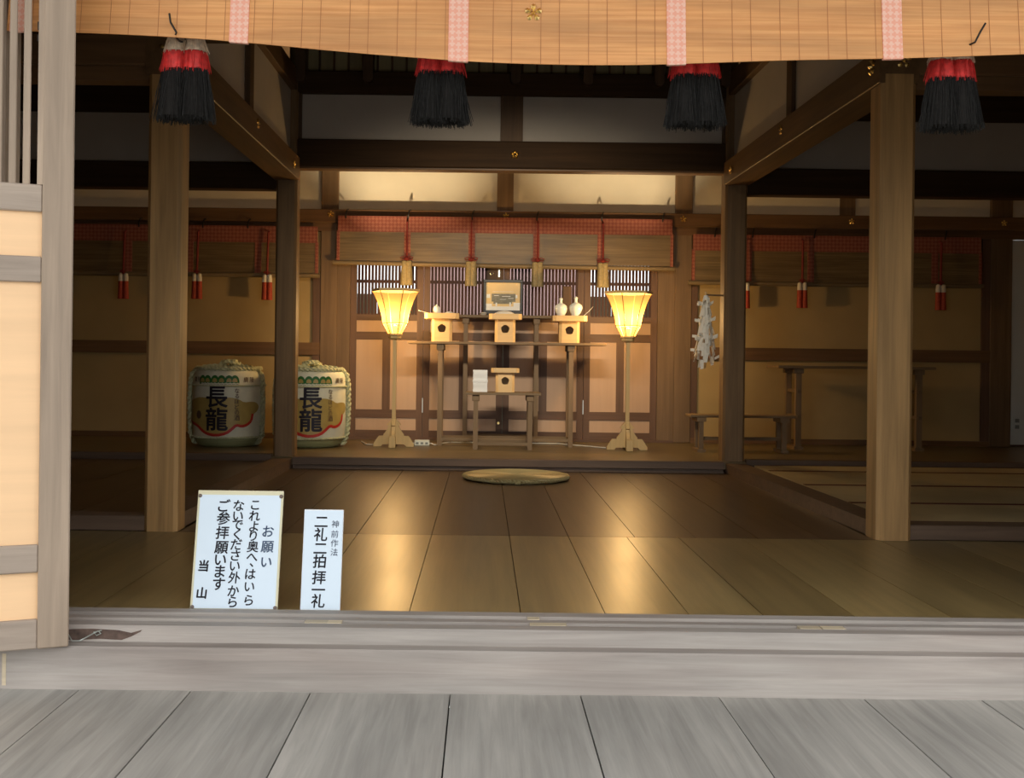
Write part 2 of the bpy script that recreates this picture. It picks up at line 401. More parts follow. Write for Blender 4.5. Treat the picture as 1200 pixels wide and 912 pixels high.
# ---- side walls and rear closure, roof, eaves
for nm, x0, x1, lb in (('wall_left',XL-.1,XL,'dark boarded side wall of the wing with the sake barrels'),('wall_right',XR,XR+.1,'dark boarded side wall of the tatami wing')):
    o = part(nm, B(x0,x1,3.74,11.0,-.6,3.75), M['tanwall']); tag(o, lb, 'wall', kind='structure')
rf = thing('roof', 'dark board roof with deep eaves over the veranda', 'roof', kind='structure')
part('roof_deck', B(XL-.3,XR+.3,3.7,11.2,3.70,3.80), M['eave'], rf)
ev = MB(); ev.prism([(1.75,3.05),(3.75,3.70),(3.75,3.80),(1.75,3.13)], XL-.6, XR+.6, 'X'); part('eave_deck', ev, M['eave'], rf)

# ---- ceiling of the middle bay and the boarded frieze above the top beam
ce = thing('ceiling', 'dark board ceiling of the middle bay', 'ceiling', kind='structure')
for k in range(9):
    x = -1.62 + .42*k
    part('ceiling_board', B(x+.003,x+.417,5.5,9.0,3.60,3.63), M['eave'], ce)
fz = thing('wall_frieze', 'dark frieze of upright boards and posts above the top beam', 'wall', kind='structure')
for k in range(31):
    x = -1.56 + .1155*k
    part('frieze_board', B(x+.006,x+.1095,8.86,8.88,3.13,3.60), M['frieze'], fz)
    part('batten', B(x-.008,x+.008,8.835,8.875,3.13,3.60), M['beamZ'], fz)
for x in (-1.46,-.93,-.35,.23,.80,1.36,1.88):
    mb = MB(); mb.prism([(x-.038,3.60),(x-.038,3.065),(x-.028,3.045),(x,3.035),(x+.028,3.045),(x+.038,3.065),(x+.038,3.60)], 8.70, 8.86, 'Y')
    part('frieze_post', mb, M['beamZ'], fz)

# ---- pillars
def pillar(x, y, z0, z1, label, wd=.17, mat='pillar', ch=.018):
    h = wd/2; c = ch
    pts = [(-h+c,-h),(h-c,-h),(h,-h+c),(h,h-c),(h-c,h),(-h+c,h),(-h,h-c),(-h,-h+c)]
    mb = MB(); mb.prism(pts, z0, z1); o = part('pillar', mb, M[mat], loc=(x,y,0))
    return tag(o, label, 'pillar', 'square chamfered pillars of the hall', 'structure')
FLx, FRx, BLx, BRx = -1.592, 2.048, -1.566, 1.985
FY, BY = 5.585, 8.835
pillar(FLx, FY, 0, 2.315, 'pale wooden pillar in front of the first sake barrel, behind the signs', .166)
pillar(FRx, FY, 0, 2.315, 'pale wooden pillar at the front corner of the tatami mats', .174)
pillar(BLx, BY, 0, 3.05, 'wooden pillar dark with painted shade between the two sake barrels', .166, 'pillarshade')
pillar(BRx, BY, 0, 3.05, 'wooden pillar dark with painted shade beside the white paper streamers', .174, 'pillarshade')

# ---- beams
def beam(label, mb, mat, name='beam'):
    o = part(name, mb, M[mat]); return tag(o, label, 'beam', 'roof beams of the hall', 'structure')
def ybeam(xa, ya, xb, yb, wd, z0, z1, c=.004):
    """beam running from (xa,ya) to (xb,yb) with chamfered lower edges"""
    mb = MB(); d = Vector((xb-xa, yb-ya, 0)).normalized(); n = Vector((d.y,-d.x,0)); h = wd/2
    sec = [(-h,z1),(-h,z0+c),(-h+c,z0),(h-c,z0),(h,z0+c),(h,z1)]
    vs = [(Vector((xa,ya,0)) + n*s + Vector((0,0,z)))[:] for s,z in sec] + [(Vector((xb,yb,0)) + n*s + Vector((0,0,z)))[:] for s,z in sec]
    k = len(sec); mb.add(vs, [tuple(range(k))[::-1], tuple(range(k,2*k))] + [(i,(i+1)%k,k+(i+1)%k,k+i) for i in range(k)]); return mb
beam('brown side beam running from the front pillar to the pillar between the barrels', ybeam(FLx,5.50,BLx,8.76,.20,2.27,2.445), 'beamY')
beam('brown side beam running back above the tatami mats to the streamers', ybeam(FRx,5.50,BRx,8.76,.20,2.27,2.445), 'beamY')
beam('upper beam along the top of the plaster over the barrel side', ybeam(FLx,5.50,BLx,8.95,.15,2.98,3.14), 'beamY')
beam('upper beam along the top of the plaster over the tatami side', ybeam(FRx,5.50,BRx,8.95,.15,2.98,3.14), 'beamY')
beam('wide dark tie beam across the middle bay before the altar', B(BLx+.05,BRx-.05,8.765,8.93,2.385,2.60,.008), 'beamX')
beam('thin pale moulding under the wide dark tie beam', B(BLx+.07,BRx-.07,8.79,8.92,2.370,2.386), 'nageshi', 'trim_2')
beam('dark top beam beneath the ceiling boards of the middle bay', B(BLx+.05,BRx-.05,8.765,8.93,2.965,3.14,.008), 'beamX')
beam('dark front beam over the middle bay hidden by the blind', B(FLx,FRx,5.50,5.67,2.47,2.68,.008), 'beamX')
beam('dark front beam over the barrel wing beside the pale pillar', B(XL,FLx+.085,5.505,5.67,2.315,2.47,.008), 'nageshi')
beam('dark front beam over the tatami wing beside the pale pillar', B(FRx-.085,XR,5.505,5.67,2.315,2.47,.008), 'nageshi')
beam('lower lintel under the front beam of the barrel wing', B(XL,FLx-.083,5.53,5.64,2.245,2.315), 'nageshi')
beam('lower lintel under the front beam of the tatami wing', B(FRx+.087,XR,5.53,5.64,2.245,2.315), 'nageshi')
beam('black tie beam at the rear of the barrel wing', B(XL,BLx-.083,8.77,8.92,2.20,2.41,.008), 'beamX')
beam('black tie beam at the rear of the tatami wing', B(BRx+.087,XR,8.77,8.92,2.20,2.41,.008), 'beamX')
# ---- plaster above the beams
def upper_wall(name, label, pieces):
    t = thing(name, label, 'wall', kind='structure')
    for nm, mb, m in pieces: part(nm, mb, M[m], t)
    return t
upper_wall('wall_upper', 'grey plaster above the wide dark tie beam', [
    ('plaster_panel', B(BLx+.08,.118,8.83,8.88,2.60,2.97), 'plastergrey'), ('plaster_panel', B(.295,BRx-.08,8.83,8.88,2.60,2.97), 'plastergrey'),
    ('strut', B(.118,.295,8.80,8.91,2.60,2.97), 'beamZ'), ('strut', B(BLx+.05,BLx+.105,8.80,8.91,2.60,2.97), 'beamZ'), ('strut', B(BRx-.105,BRx-.05,8.80,8.91,2.60,2.97), 'beamZ')])
for sx, a, b, lb, xm in ((-1,FLx,BLx,'grey plaster above the side beam on the barrel side',-1.575),(1,FRx,BRx,'grey plaster above the side beam on the tatami side',2.02)):
    upper_wall('wall_upper', lb, [
        ('plaster_panel', ybeam(a,5.55,a+(b-a)*.5,7.18,.05,2.44,3.0,.001), 'plastergrey'),
        ('plaster_panel', ybeam(a+(b-a)*.5,7.22,b,8.80,.05,2.44,3.0,.001), 'plastergrey'),
        ('strut', B(xm-.055,xm+.055,7.14,7.26,2.445,3.0), 'beamZ')])
upper_wall('wall_upper', 'dim grey plaster high above the barrel wing', [('plaster_panel', B(XL,BLx-.083,8.82,8.87,2.41,3.72), 'plastergrey'), ('lintel', B(XL,BLx-.083,8.79,8.82,2.80,3.72), 'beamX')])
upper_wall('wall_upper', 'dim grey plaster high above the tatami wing', [('plaster_panel', B(BRx+.087,XR,8.82,8.87,2.41,3.72), 'plastergrey'), ('lintel', B(BRx+.087,XR,8.79,8.82,2.80,3.72), 'beamX')])

# ---- floors
fl = thing('floor', 'glossy brown plank floor of the hall with raised wings', 'floor', kind='structure')
xs = [XL,-4.9,-4.56,-4.2,-3.86,-3.5,-3.15,-2.78,-2.44,-2.08,-1.72,-1.34,-.98,-.613,-.245,.141,.434,.725,.983,1.30,1.64,1.98,2.30,2.65,3.0,3.35,3.7,4.05,4.4,4.75,5.1,5.4,XR]
for a, b in zip(xs, xs[1:]):
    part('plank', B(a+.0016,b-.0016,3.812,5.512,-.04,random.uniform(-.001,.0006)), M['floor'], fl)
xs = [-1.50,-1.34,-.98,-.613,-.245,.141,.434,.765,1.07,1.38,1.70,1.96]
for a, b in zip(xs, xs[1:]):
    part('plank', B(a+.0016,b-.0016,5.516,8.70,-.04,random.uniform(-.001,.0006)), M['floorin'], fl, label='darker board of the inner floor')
part('subfloor', B(XL,XR,3.80,10.75,-.10,-.045), M['floorin'], fl)
# sills at the edges of the wings
part('edge_sill', B(XL,FLx-.08,5.52,5.66,0,.075,.004), M['stagelip'], fl)
part('edge_sill', ybeam(FLx,5.67,BLx,8.76,.15,0,.078,.0), M['stagelip'], fl)
part('edge_sill', B(FRx+.085,XR,5.52,5.66,0,.075,.004), M['stagelip'], fl)
part('edge_sill', ybeam(FRx,5.67,BRx,8.76,.15,0,.078,.0), M['stagelip'], fl)
xs = [XL,-4.8,-4.3,-3.85,-3.4,-2.95,-2.5,-2.1,-1.665]
for a, b in zip(xs, xs[1:]):
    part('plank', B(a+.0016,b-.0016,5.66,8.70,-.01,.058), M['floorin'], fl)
# tatami in the other wing
ys = [5.665,6.42,7.33,8.235,8.69]
for j in range(4):
    for a, b in ((2.13,3.88),(3.88,XR)):
        t = part('tatami_mat', B(a+.002,b-.002,ys[j]+.002,ys[j+1]-.002,.0,.070), M['tatami'], fl)
        for y in (ys[j]+.003, ys[j+1]-.030):
            part('border', B(a+.003,b-.003,y,y+.027,.066,.0715), M['tatamiedge'], t)
# raised stage in front of the back wall
st = thing('stage', 'low raised wooden stage running along the back wall', 'platform', kind='structure')
part('deck', B(XL,XR,8.70,YB+.1,.03,.088), M['stage'], st)
part('lip', B(BLx+.083,BRx-.087,8.68,8.76,.03,.092,.004), M['stagelip'], st)
part('lower_riser', B(BLx+.083,BRx-.087,8.705,8.76,-.02,.032), M['stagelip'], st)
part('lip', B(XL,BLx-.083,8.68,8.76,.03,.112,.004), M['stagelip'], st)
part('lip', B(BRx+.087,XR,8.68,8.76,.03,.112,.004), M['stagelip'], st)

# ---- back wall
ZS = .088
wb = thing('wall_back', 'back wall of posts, rails, plaster and tan boards behind the altar', 'wall', kind='structure')
def wpart(nm, x0,x1,y0,y1,z0,z1, m, c=0): return part(nm, B(x0,x1,y0,y1,z0,z1,c), M[m], wb)
for x in (-1.49, 1.918): wpart('post', x-.083,x+.083,YB-.03,YB+.10,ZS,2.75,'wallpost',.006)
for x in (3.50,): wpart('post', x-.075,x+.075,YB-.0,YB+.10,2.30,2.75,'wallpost')
wpart('post', 4.877,5.083,YB-.03,YB+.10,ZS,2.75,'wallpost',.006)
wpart('strut', .118,.275,YB-.03,YB+.08,2.30,2.75,'wallpost')
wpart('nageshi_rail', XL,XR,YB-.07,YB-.025,2.165,2.293,'nageshi',.006)
wpart('kamoi_rail', XL,XR,YB-.035,YB+.04,2.085,2.165,'nageshi')
for a, b in ((XL,-1.573),(-1.407,.118),(.275,1.835),(2.001,3.425),(3.575,4.877),(5.083,XR)):
    wpart('plaster_panel', a,b,YB+.01,YB+.06,2.29,2.80,'plaster')
wpart('wall_plate', XL,XR,YB-.06,YB+.12,2.74,3.72,'beamX')
for a, b in ((XL,-1.573),(2.001,4.877)):
    wpart('tan_board', a,b,YB+.01,YB+.05,1.010,2.09,'tanwall')
    wpart('tan_board', a,b,YB+.01,YB+.05,.135,.895,'tanwall')
    wpart('middle_rail', a,b,YB-.03,YB+.04,.893,1.012,'nageshi')
    wpart('base_rail', a,b,YB-.03,YB+.05,ZS,.137,'nageshi')
wpart('jamb', -1.645,-1.573,YB-.02,YB+.05,.137,1.66,'framez'); wpart('jamb', 2.001,2.06,YB-.02,YB+.05,.137,1.60,'framez'); wpart('jamb', 4.80,4.877,YB-.02,YB+.05,.137,2.09,'framez')
wpart('white_board', 5.083,XR,YB+.0,YB+.05,ZS+.02,2.08,'whitewall')
wpart('jamb', -1.407,-1.285,YB-.03,YB+.09,ZS,2.1,'wallpost'); wpart('jamb', 1.675,1.835,YB-.03,YB+.09,ZS,2.1,'wallpost')
wpart('sill', -1.407,1.835,YB-.045,YB+.09,ZS,.112,'framex')
wpart('closure', XL,XR,YB+.05,YB+.12,-.7,.12,'framex')

# ---- four door leaves of the back wall
def door(n, x0, x1, label):
    d = thing('door_%d' % n, label, 'door', kind='structure')
    y0, y1 = YB-.012, YB+.035
    s = .062
    for a, b in ((x0+.002,x0+s),(x1-s,x1-.002)): part('stile', B(a,b,y0,y1,.112,2.09), M['framez'], d)
    ya = y0+.003
    for z0, z1 in ((.112,.177),(.297,.375),(1.050,1.124),(1.233,1.30),(2.05,2.09)):
        part('rail', B(x0+s,x1-s,ya,y1-.002,z0,z1), M['framex'], d)
    xm = (x0+x1)/2
    part('muntin', B(xm-.037,xm+.037,ya,y1-.002,.375,1.050), M['framez'], d)
    for a, b, z0, z1 in ((x0+s,x1-s,.172,.30),(x0+s,x1-s,1.12,1.237),(x0+s,xm-.035,.37,1.055),(xm+.035,x1-s,.37,1.055)):
        part('panel', B(a,b,y0+.016,y0+.026,z0,z1), M['panel'], d)
    part('lattice_rail', B(x0+s,x1-s,y0+.012,y0+.026,1.595,1.625), M['lattice'], d)
    n_ = int((x1-x0-2*s)/.0318); me = None
    for k in range(n_):
        x = x0+s+(k+.5)*(x1-x0-2*s)/n_ + .004
        if me is None: me = B(-.0118,.0118,y0+.002,y0+.020,1.29,2.06).mesh('lattice_bar'); me.materials.append(M['lattice'])
        part('lattice_bar', me, None, d, loc=(x,0,0))
    return d
d1 = door(1, -1.285, -.578, 'outer door leaf behind the lantern nearer the sake barrels')
d2 = door(2, -.578, .191, 'middle door leaf behind the white paper bundle')
d3 = door(3, .191, .969, 'middle door leaf behind the two white vases')
d4 = door(4, .969, 1.675, 'outer door leaf behind the lantern nearer the paper streamers')
part('keyhole_plate', MB().lathe([(.012,0),(.012,.006)],10), M['brass'], d2, loc=(.155,YB-.02,.258)).rotation_euler = (PI/2,0,0)
lk = part('latch_box', B(.03,.19,YB-.035,YB-.012,1.625,1.79), M['beamZ'], d2, label='dark latch box with two bright fittings')
part('latch_fitting', MB().tube([(.060,YB-.04,1.70),(.070,YB-.04,1.685),(.085,YB-.04,1.690),(.092,YB-.04,1.702)],.006), M['wire'], d2)
part('latch_fitting', B(.135,.155,YB-.045,YB-.035,1.66,1.74,.003), M['wire'], d2)
# hinge glints between the leaves
for d, x in ((d1,-.578),(d3,.969)):
    part('hinge', B(x-.004,x+.004,YB-.016,YB-.011,.35,.49), M['wire'], d)
# things behind the lattices
cu = MB(); n = 60
vs = []; 
for k in range(n+1):
    x = -.60 + 1.62*k/n; y = 11.02 + .012*math.sin(k*1.3)
    vs += [(x,y,1.15),(x,y,2.2)]
cu.add(vs, [(2*k,2*k+2,2*k+3,2*k+1) for k in range(n)])
wpart('curtain_rail', -.65,1.05,YB+.09,11.04,2.19,2.24,'framex')
o = part('curtain', cu, M['curtain'], smooth=True); tag(o, 'pale pink curtain seen through the middle lattice', 'curtain')
gf = thing('garden_fence', 'dark board fence in the yard seen through the outer lattices', 'fence')
for k in range(56):
    part('fence_board', B(-7+.25*k+.004,-7+.25*k+.246,13.0+.01*(k%2),13.03+.01*(k%2),-.70,1.62), M['gardenfence'], gf)

# ---- front door leaf at the entrance, swung out
lf = thing('door_5', 'weathered entrance door leaf with pale panels and a barred top', 'door', (-1.312,3.535,-.043), PI+math.radians(23), kind='structure')
# local x runs away from the hinge edge (to the left of the picture, towards the viewer); local -y ... thickness
W_, T_ = .86, .05
def lp(nm, a, b, z0, z1, m, t0=0, t1=T_, c=.004):
    return part(nm, B(a,b,t0,t1,z0,z1,c) if c else B(a,b,t0,t1,z0,z1), M[m], lf)
lp('stile', 0, .092, 0, 2.9, 'leafwood'); lp('stile', W_-.092, W_, 0, 2.9, 'leafwood')
for z0, z1 in ((.0,.092),(.238,.325),(1.143,1.224),(1.363,1.448),(2.82,2.9)): lp('rail', .092, W_-.092, z0, z1, 'leafrail', .005, T_-.004)
for z0, z1 in ((.088,.242),(.321,1.147),(1.22,1.367)):
    lp('panel', .089, W_-.089, z0, z1, 'leafpanel', .018, .030, 0)
lp('inner_stile', .092, .108, 1.448, 2.82, 'leafwood', .012, T_-.004, 0)
for k in range(16):
    x = .128 + k*.0405
    lp('bar', x, x+.022, 1.44, 2.83, 'leafwood', .006, .040, .003)
part('strap', B(.098,.112,.036,.042,1.93,1.955), M['iron'], lf); part('strap', B(.098,.112,.036,.042,1.895,1.915), M['iron'], lf)

# ================================================================== OBJECTS
# ---- front blind
def zb(x):
    P_ = [(-2.0,1.958),(-1.389,1.951),(-1.06,1.943),(-.774,1.924),(-.487,1.896),(-.029,1.867),(.372,1.863),(.658,1.870),(.944,1.884),(1.373,1.898),(1.802,1.918),(2.4,1.94)]
    for (a,za),(b,zb_) in zip(P_, P_[1:]):
        if a <= x <= b:
            t = (x-a)/(b-a); return za+(zb_-za)*t
    return P_[0][1] if x < P_[0][0] else P_[-1][1]
def zbs(x): return sum(zb(x+d) for d in (-.15,-.1,-.05,0,.05,.1,.15))/7
def by(x, t):   # depth of blind surface, t = 0 at bottom, 1 at top: bows out towards the veranda at the bottom
    return 3.735 - .035*(1-t)**2 + .004*math.sin(x*5)*(1-t)
bl = thing('bamboo_blind', 'large honey coloured bamboo blind hanging across the entrance', 'blind', (0,0,0))
def sheet(x0, x1, nx, off, th, ztop=2.36, dz=0, nz=10):
    mb = MB(); vs = []; fs = []
    for side in (0, 1):
        for i in range(nx+1):
            x = x0+(x1-x0)*i/nx; z0 = zbs(x)-dz
            for j in range(nz+1):
                t = j/nz; vs.append((x, by(x,t)-off+side*th, z0+(ztop-z0)*t))
    K = (nx+1)*(nz+1)
    for i in range(nx):
        for j in range(nz):
            a = i*(nz+1)+j; b = a+nz+1
            fs.append((a,b,b+1,a+1)); fs.append((K+a,K+a+1,K+b+1,K+b))
    for i in range(nx):
        a = i*(nz+1); b = a+nz+1; fs.append((a,K+a,K+b,b)); fs.append((a+nz,b+nz,K+b+nz,K+a+nz))
    for j in range(nz):
        fs.append((j,j+1,K+j+1,K+j)); a = nx*(nz+1)+j; fs.append((a,K+a,K+a+1,a+1))
    return mb.add(vs, fs)
part('bamboo_sheet', sheet(-1.60,2.13,110,0,.006), M['blind'], bl, smooth=True)
tm = MB(); x = -1.58; k = 0
while x < 2.11:
    q = sheet(x, x+.0016, 1, .0012, .0012); tm.add(q.v, q.f); x += (.062,.098)[k % 2]; k += 1
part('stitching', tm, M['thread'], bl, kind='stuff')
for a, b in ((-1.59,-1.53),(-.860,-.797),(-.128,-.062),(.602,.665),(1.323,1.389),(2.06,2.12)):
    part('brocade_strip', sheet(a, b, 3, .005, .016, dz=.004), M['pinkbroc'], bl, smooth=True, label='pink brocade strip')
def flower(r, petals=5):
    mb = MB()
    for k in range(petals):
        a = PI/2 + 2*PI*k/petals; ca, sa = math.cos(a), math.sin(a)
        ring = []
        for dr, dw in ((.22,0),(.5,.26),(.85,.30),(1.0,.0),(.85,-.30),(.5,-.26)):
            ring.append((r*(dr*ca-dw*sa), r*(dr*sa+dw*ca)))
        n = len(ring); cx = r*.65*ca; cz = r*.65*sa
        vs = [(p[0],0,p[1]) for p in ring] + [(cx,-.30*r,cz)]
        mb.add(vs, [(i,(i+1)%n,n) for i in range(n)] + [tuple(range(n))[::-1]])
    mb.add([(r*.25*math.cos(2*PI*k/8),-.1*r,r*.25*math.sin(2*PI*k/8)) for k in range(8)] + [(0,-.45*r,0)], [(i,(i+1)%8,8) for i in range(8)])
    mb.add([(r*.25*math.cos(2*PI*k/8),0,r*.25*math.sin(2*PI*k/8)) for k in range(8)] + [(r*.25*math.cos(2*PI*k/8),-.1*r,r*.25*math.sin(2*PI*k/8)) for k in range(8)], [(i,(i+1)%8,8+(i+1)%8,8+i) for i in range(8)])
    return mb
part('metal_flower', flower(.030), M['brass'], bl, loc=(.155,by(.155,.35)-.003,2.041))

# ---- brass flower fittings on beams
FG = 'brass flower fittings on the beams'
def fitting(loc, rz, label, r=.034):
    o = part('flower_fitting', flower(r), M['brass'], loc=loc); o.rotation_euler = (0,0,rz); tag(o, label, 'fitting', FG)
fitting((-1.475,YB-.071,2.246),0,'brass flower fitting on the rail at the barrel side of the altar blind')
fitting((.205,YB-.071,2.246),0,'brass flower fitting on the rail above the middle of the altar blind')
fitting((1.905,YB-.071,2.238),0,'brass flower fitting on the rail at the streamer side of the altar blind')
fitting((3.52,YB-.071,2.235),0,'brass flower fitting on the rail above the long wooden table',.03)
fitting((4.98,YB-.071,2.235),0,'dim brass flower fitting on the corner post by the white wall',.03)
fitting((.232,8.763,2.492),0,'brass flower fitting in the middle of the wide dark tie beam',.036)
fitting((BLx+.102,8.50,2.35),PI/2,'brass flower fitting at the rear end of the barrel side beam')
fitting((BRx-.105,8.50,2.345),-PI/2,'brass flower fitting at the rear end of the tatami side beam')
fitting((-1.478,7.20,2.385),PI/2,'brass flower fitting halfway along the barrel side beam')
fitting((1.915,7.20,2.385),-PI/2,'brass flower fitting halfway along the tatami side beam')
fitting((FRx-.103,5.60,2.375),-PI/2,'brass flower fitting facing inwards atop the tatami corner pillar',.045)
fitting((FRx+.02,5.503,2.385),0,'brass flower fitting facing out atop the tatami corner pillar',.045)
fitting((FLx+.01,5.503,2.40),0,'brass flower fitting atop the pillar behind the black tassel',.045)

# ---- big hair tassels under the blind
def hair(zt, zbm, rt, rb, n, lobes, spread, seed, rad=.0016):
    rnd = random.Random(seed); mb = MB()
    for k in range(n):
        cx = rnd.choice(lobes); a = rnd.uniform(0,2*PI); q = math.sqrt(rnd.uniform(.35,1))
        x0 = cx*1.0 + rt*q*math.cos(a); y0 = rt*q*math.sin(a)
        x1 = cx*1.12 + rb*q*math.cos(a) + rnd.gauss(0,spread); y1 = rb*q*math.sin(a) + rnd.gauss(0,spread)
        z1 = zbm + rnd.uniform(-.004,.010)
        xm = x0*.5+x1*.5 + rnd.gauss(0,spread*.4); ym = y0*.5+y1*.5; zm = (zt+z1)/2
        mb.tube([(x0,y0,zt),(xm,ym,zm),(x1,y1,z1)], [rad,rad*1.1,rad*.8], 3, cap=False)
    return mb
def lobed(zt, zbm, rt, rb, lobes, n=18):
    mb = MB()
    for cx in lobes:
        mb.lathe([(rt*.55,zt),(rt*.95,zt-.1*(zt-zbm)),((rt*.6+rb*.4),zt-.5*(zt-zbm)),(rb*.95,zbm+.004),(rb*.6,zbm+.012)], n, cx=cx)
    return mb
def big_tassel(x, label, hook=None, seed=1):
    t = thing('tassel', label, 'tassel', (x,3.85,1.69), 0, 'large black and red tassels under the front blind')
    lobes = (-.034,.034)
    sk = part('skirt', lobed(.185,.008,.044,.060,lobes), M['black'], t, smooth=True)
    part('strands', hair(.18,.0,.046,.066,620,lobes,.008,seed,.0013), M['strand'], sk, kind='stuff')
    rb = part('red_band', lobed(.245,.172,.040,.047,lobes), M['redhair'], t, smooth=True)
    part('strands', hair(.24,.166,.042,.050,260,lobes,.004,seed+9,.0013), M['redhair'], rb, kind='stuff')
    wh = part('pale_crown', lobed(.30,.236,.024,.041,lobes), M['palehair'], t, smooth=True)
    part('strands', hair(.30,.232,.026,.043,200,lobes,.003,seed+19,.0013), M['palehair'], wh, kind='stuff')
    part('cord', MB().tube([(-.042,0,.295),(-.015,0,.32),(0,0,.355)],.006).tube([(.042,0,.295),(.015,0,.32),(0,0,.355)],.006), M['redcord'], t)
    if hook:
        hk = part('hook', MB().tube([(-.01,0,.275),(-.005,-.06,.262),(0,-.135,.258),(.012,-.158,.262),(hook*.6,-.162,.295),(hook,-.160,.325)],.0035,6), M['iron'], t, smooth=True)
    return t
big_tassel(-1.045, 'black and red tassel in front of the pale pillar behind the signs', -.012, 3)
big_tassel(-.160, 'black and red tassel hanging over the lantern nearer the barrels', None, 5)
big_tassel(.725, 'black and red tassel hanging over the lantern nearer the streamers', None, 8)
big_tassel(1.613, 'black and red tassel beside the top of the tatami corner pillar', .045, 11)

# ---- inner blinds on the back wall
def simple_tassel(kind):
    root = thing('tassel', '', 'tassel')
    if kind == 'gold':
        mb = MB(); n = 16; vs = []; fs = []
        for cx in (-.021,.021):
            mb.lathe([(.014,.235),(.026,.225),(.027,.18),(.031,.09),(.034,.0),(.02,.006)], 12, cx=cx)
        sk = part('skirt', mb, M['goldtassel'], root, smooth=True)
        part('strands', hair(.23,.0,.026,.035,120,(-.021,.021),.002,4,.0018), M['goldtassel'], sk, kind='stuff')
        part('cord', MB().tube([(0,0,.24),(0,0,.60),(0,.036,.625)],.009), M['redcord'], root)
        k = MB().lathe([(.012,.232),(.03,.245),(.022,.262),(.010,.275)], 10)
        for s in (-1,1): k.tube([(0,-.01,.25),(s*.03,-.015,.272),(s*.062,-.01,.262),(s*.05,-.012,.243),(0,-.012,.248)],.005,5)
        part('knot', k, M['redcord'], root)
    else:
        for s in (-1,1):
            h = part('head', MB().lathe([(.008,.245),(.02,.236),(.024,.20),(.024,.165)], 12, cx=s*.0235), M['whitetassel'], root, smooth=True)
            part('skirt', MB().lathe([(.024,.168),(.026,.10),(.030,.0),(.02,.003)], 12, cx=s*.0235), M['redtassel'], root, smooth=True)
        part('cord', MB().tube([(0,0,.235),(0,.0,.30),(.005,.01,.64),(.005,.05,.655)],.011), M['redcord'], root)
        part('knot', MB().tube([(-.03,-.005,.262),(0,-.012,.275),(.03,-.005,.262),(.0,-.01,.252),(-.03,-.005,.262)],.007,5), M['redcord'], root)
    return root
gt = simple_tassel('gold'); wt = simple_tassel('white'); used = {id(gt): 0, id(wt): 0}
def put(proto, loc, label, group, rz=0):
    k = 'n_' + ('g' if proto is gt else 'w')
    first = used.get(k) is None; used[k] = 1
    o = proto if first else copy_tree(proto)
    o.location = loc; o['label'] = label; o['group'] = group; o.rotation_euler = (0,0,rz)
    return o
def inner_blind(label, x0, x1, y, ztop, zband, zbot, rod, strips, hooks, sw=.062):
    b = thing('hanging_blind', label, 'blind', (0,0,0))
    part('bamboo_sheet', B(x0,x1,y,y+.012,zbot,ztop), M['darkblind'], b)
    part('brocade_band', B(x0-.004,x1+.004,y-.006,y+.016,zband,ztop+.004), M['redbroc'], b)
    for x in strips: part('brocade_strip', B(x-sw/2,x+sw/2,y-.005,y+.002,zbot,zband+.01), M['redbroc'], b)
    for x in (x0,x1): part('brocade_edge', B(x-.014,x+.014,y-.007,y+.016,zbot-.01,zband+.01), M['redbroc'], b)
    part('bottom_rod', MB().tube([(x0-.05,y,zbot-.012+rod[0]),((x0+x1)/2,y,zbot-.018),(x1+.03,y,zbot-.014+rod[1])],.022,10), M['rod'], b, smooth=True)
    for x in hooks: part('hook', MB().tube([(x,y-.005,ztop-.02),(x,y-.02,ztop+.02),(x+.012,y-.012,ztop+.06),(x+.02,y+.03,ztop+.07)],.007,5), M['iron'], b)
    return b
inner_blind('brown altar blind with red brocade band above the lanterns', -1.395,1.79,10.595,2.222,2.075,1.780,(.012,-.012),(-.735,-.12,.497,1.112),(-1.325,-.73,-.12,.5,1.117,1.70))
for x, lb in ((-.728,'gold altar blind tassel nearest the barrel side lantern'),(-.122,'gold altar blind tassel beside the framed glass, on the barrel side'),(.502,'gold altar blind tassel between the framed glass and the vases'),(1.118,'gold altar blind tassel nearest the streamer side lantern')):
    put(gt, (x*1.012,10.555,1.568), lb, 'gold tassels of the altar blind')
inner_blind('dim red banded blind above the sake barrels', -5.1,-1.60,10.60,2.115,1.962,1.665,(0,0),(-3.395,-2.81,-2.16,-4.0,-4.6),(-3.3,-2.69,-2.26,-1.80))
for x, z, lb in ((-3.427,1.405,'white headed red tassel beside the entrance door leaf'),(-2.728,1.412,'white headed red tassel close behind the pale front pillar'),(-2.061,1.410,'white headed red tassel above the gap between the barrels')):
    put(wt, (x,10.545,z), lb, 'white headed red tassels of the wing blinds')
inner_blind('dim red banded blind above the long wooden table', 2.0,4.74,10.60,2.085,1.935,1.640,(0,0),(2.525,3.12,3.71,4.305),(2.2,2.56,3.15,4.4))
for x, z, lb in ((2.480,1.385,'white headed red tassel half hidden by the dark rear pillar'),(3.027,1.395,'white headed red tassel above the end of the long table'),(4.343,1.390,'white headed red tassel nearest the white wall')):
    put(wt, (x,10.545,z), lb, 'white headed red tassels of the wing blinds')

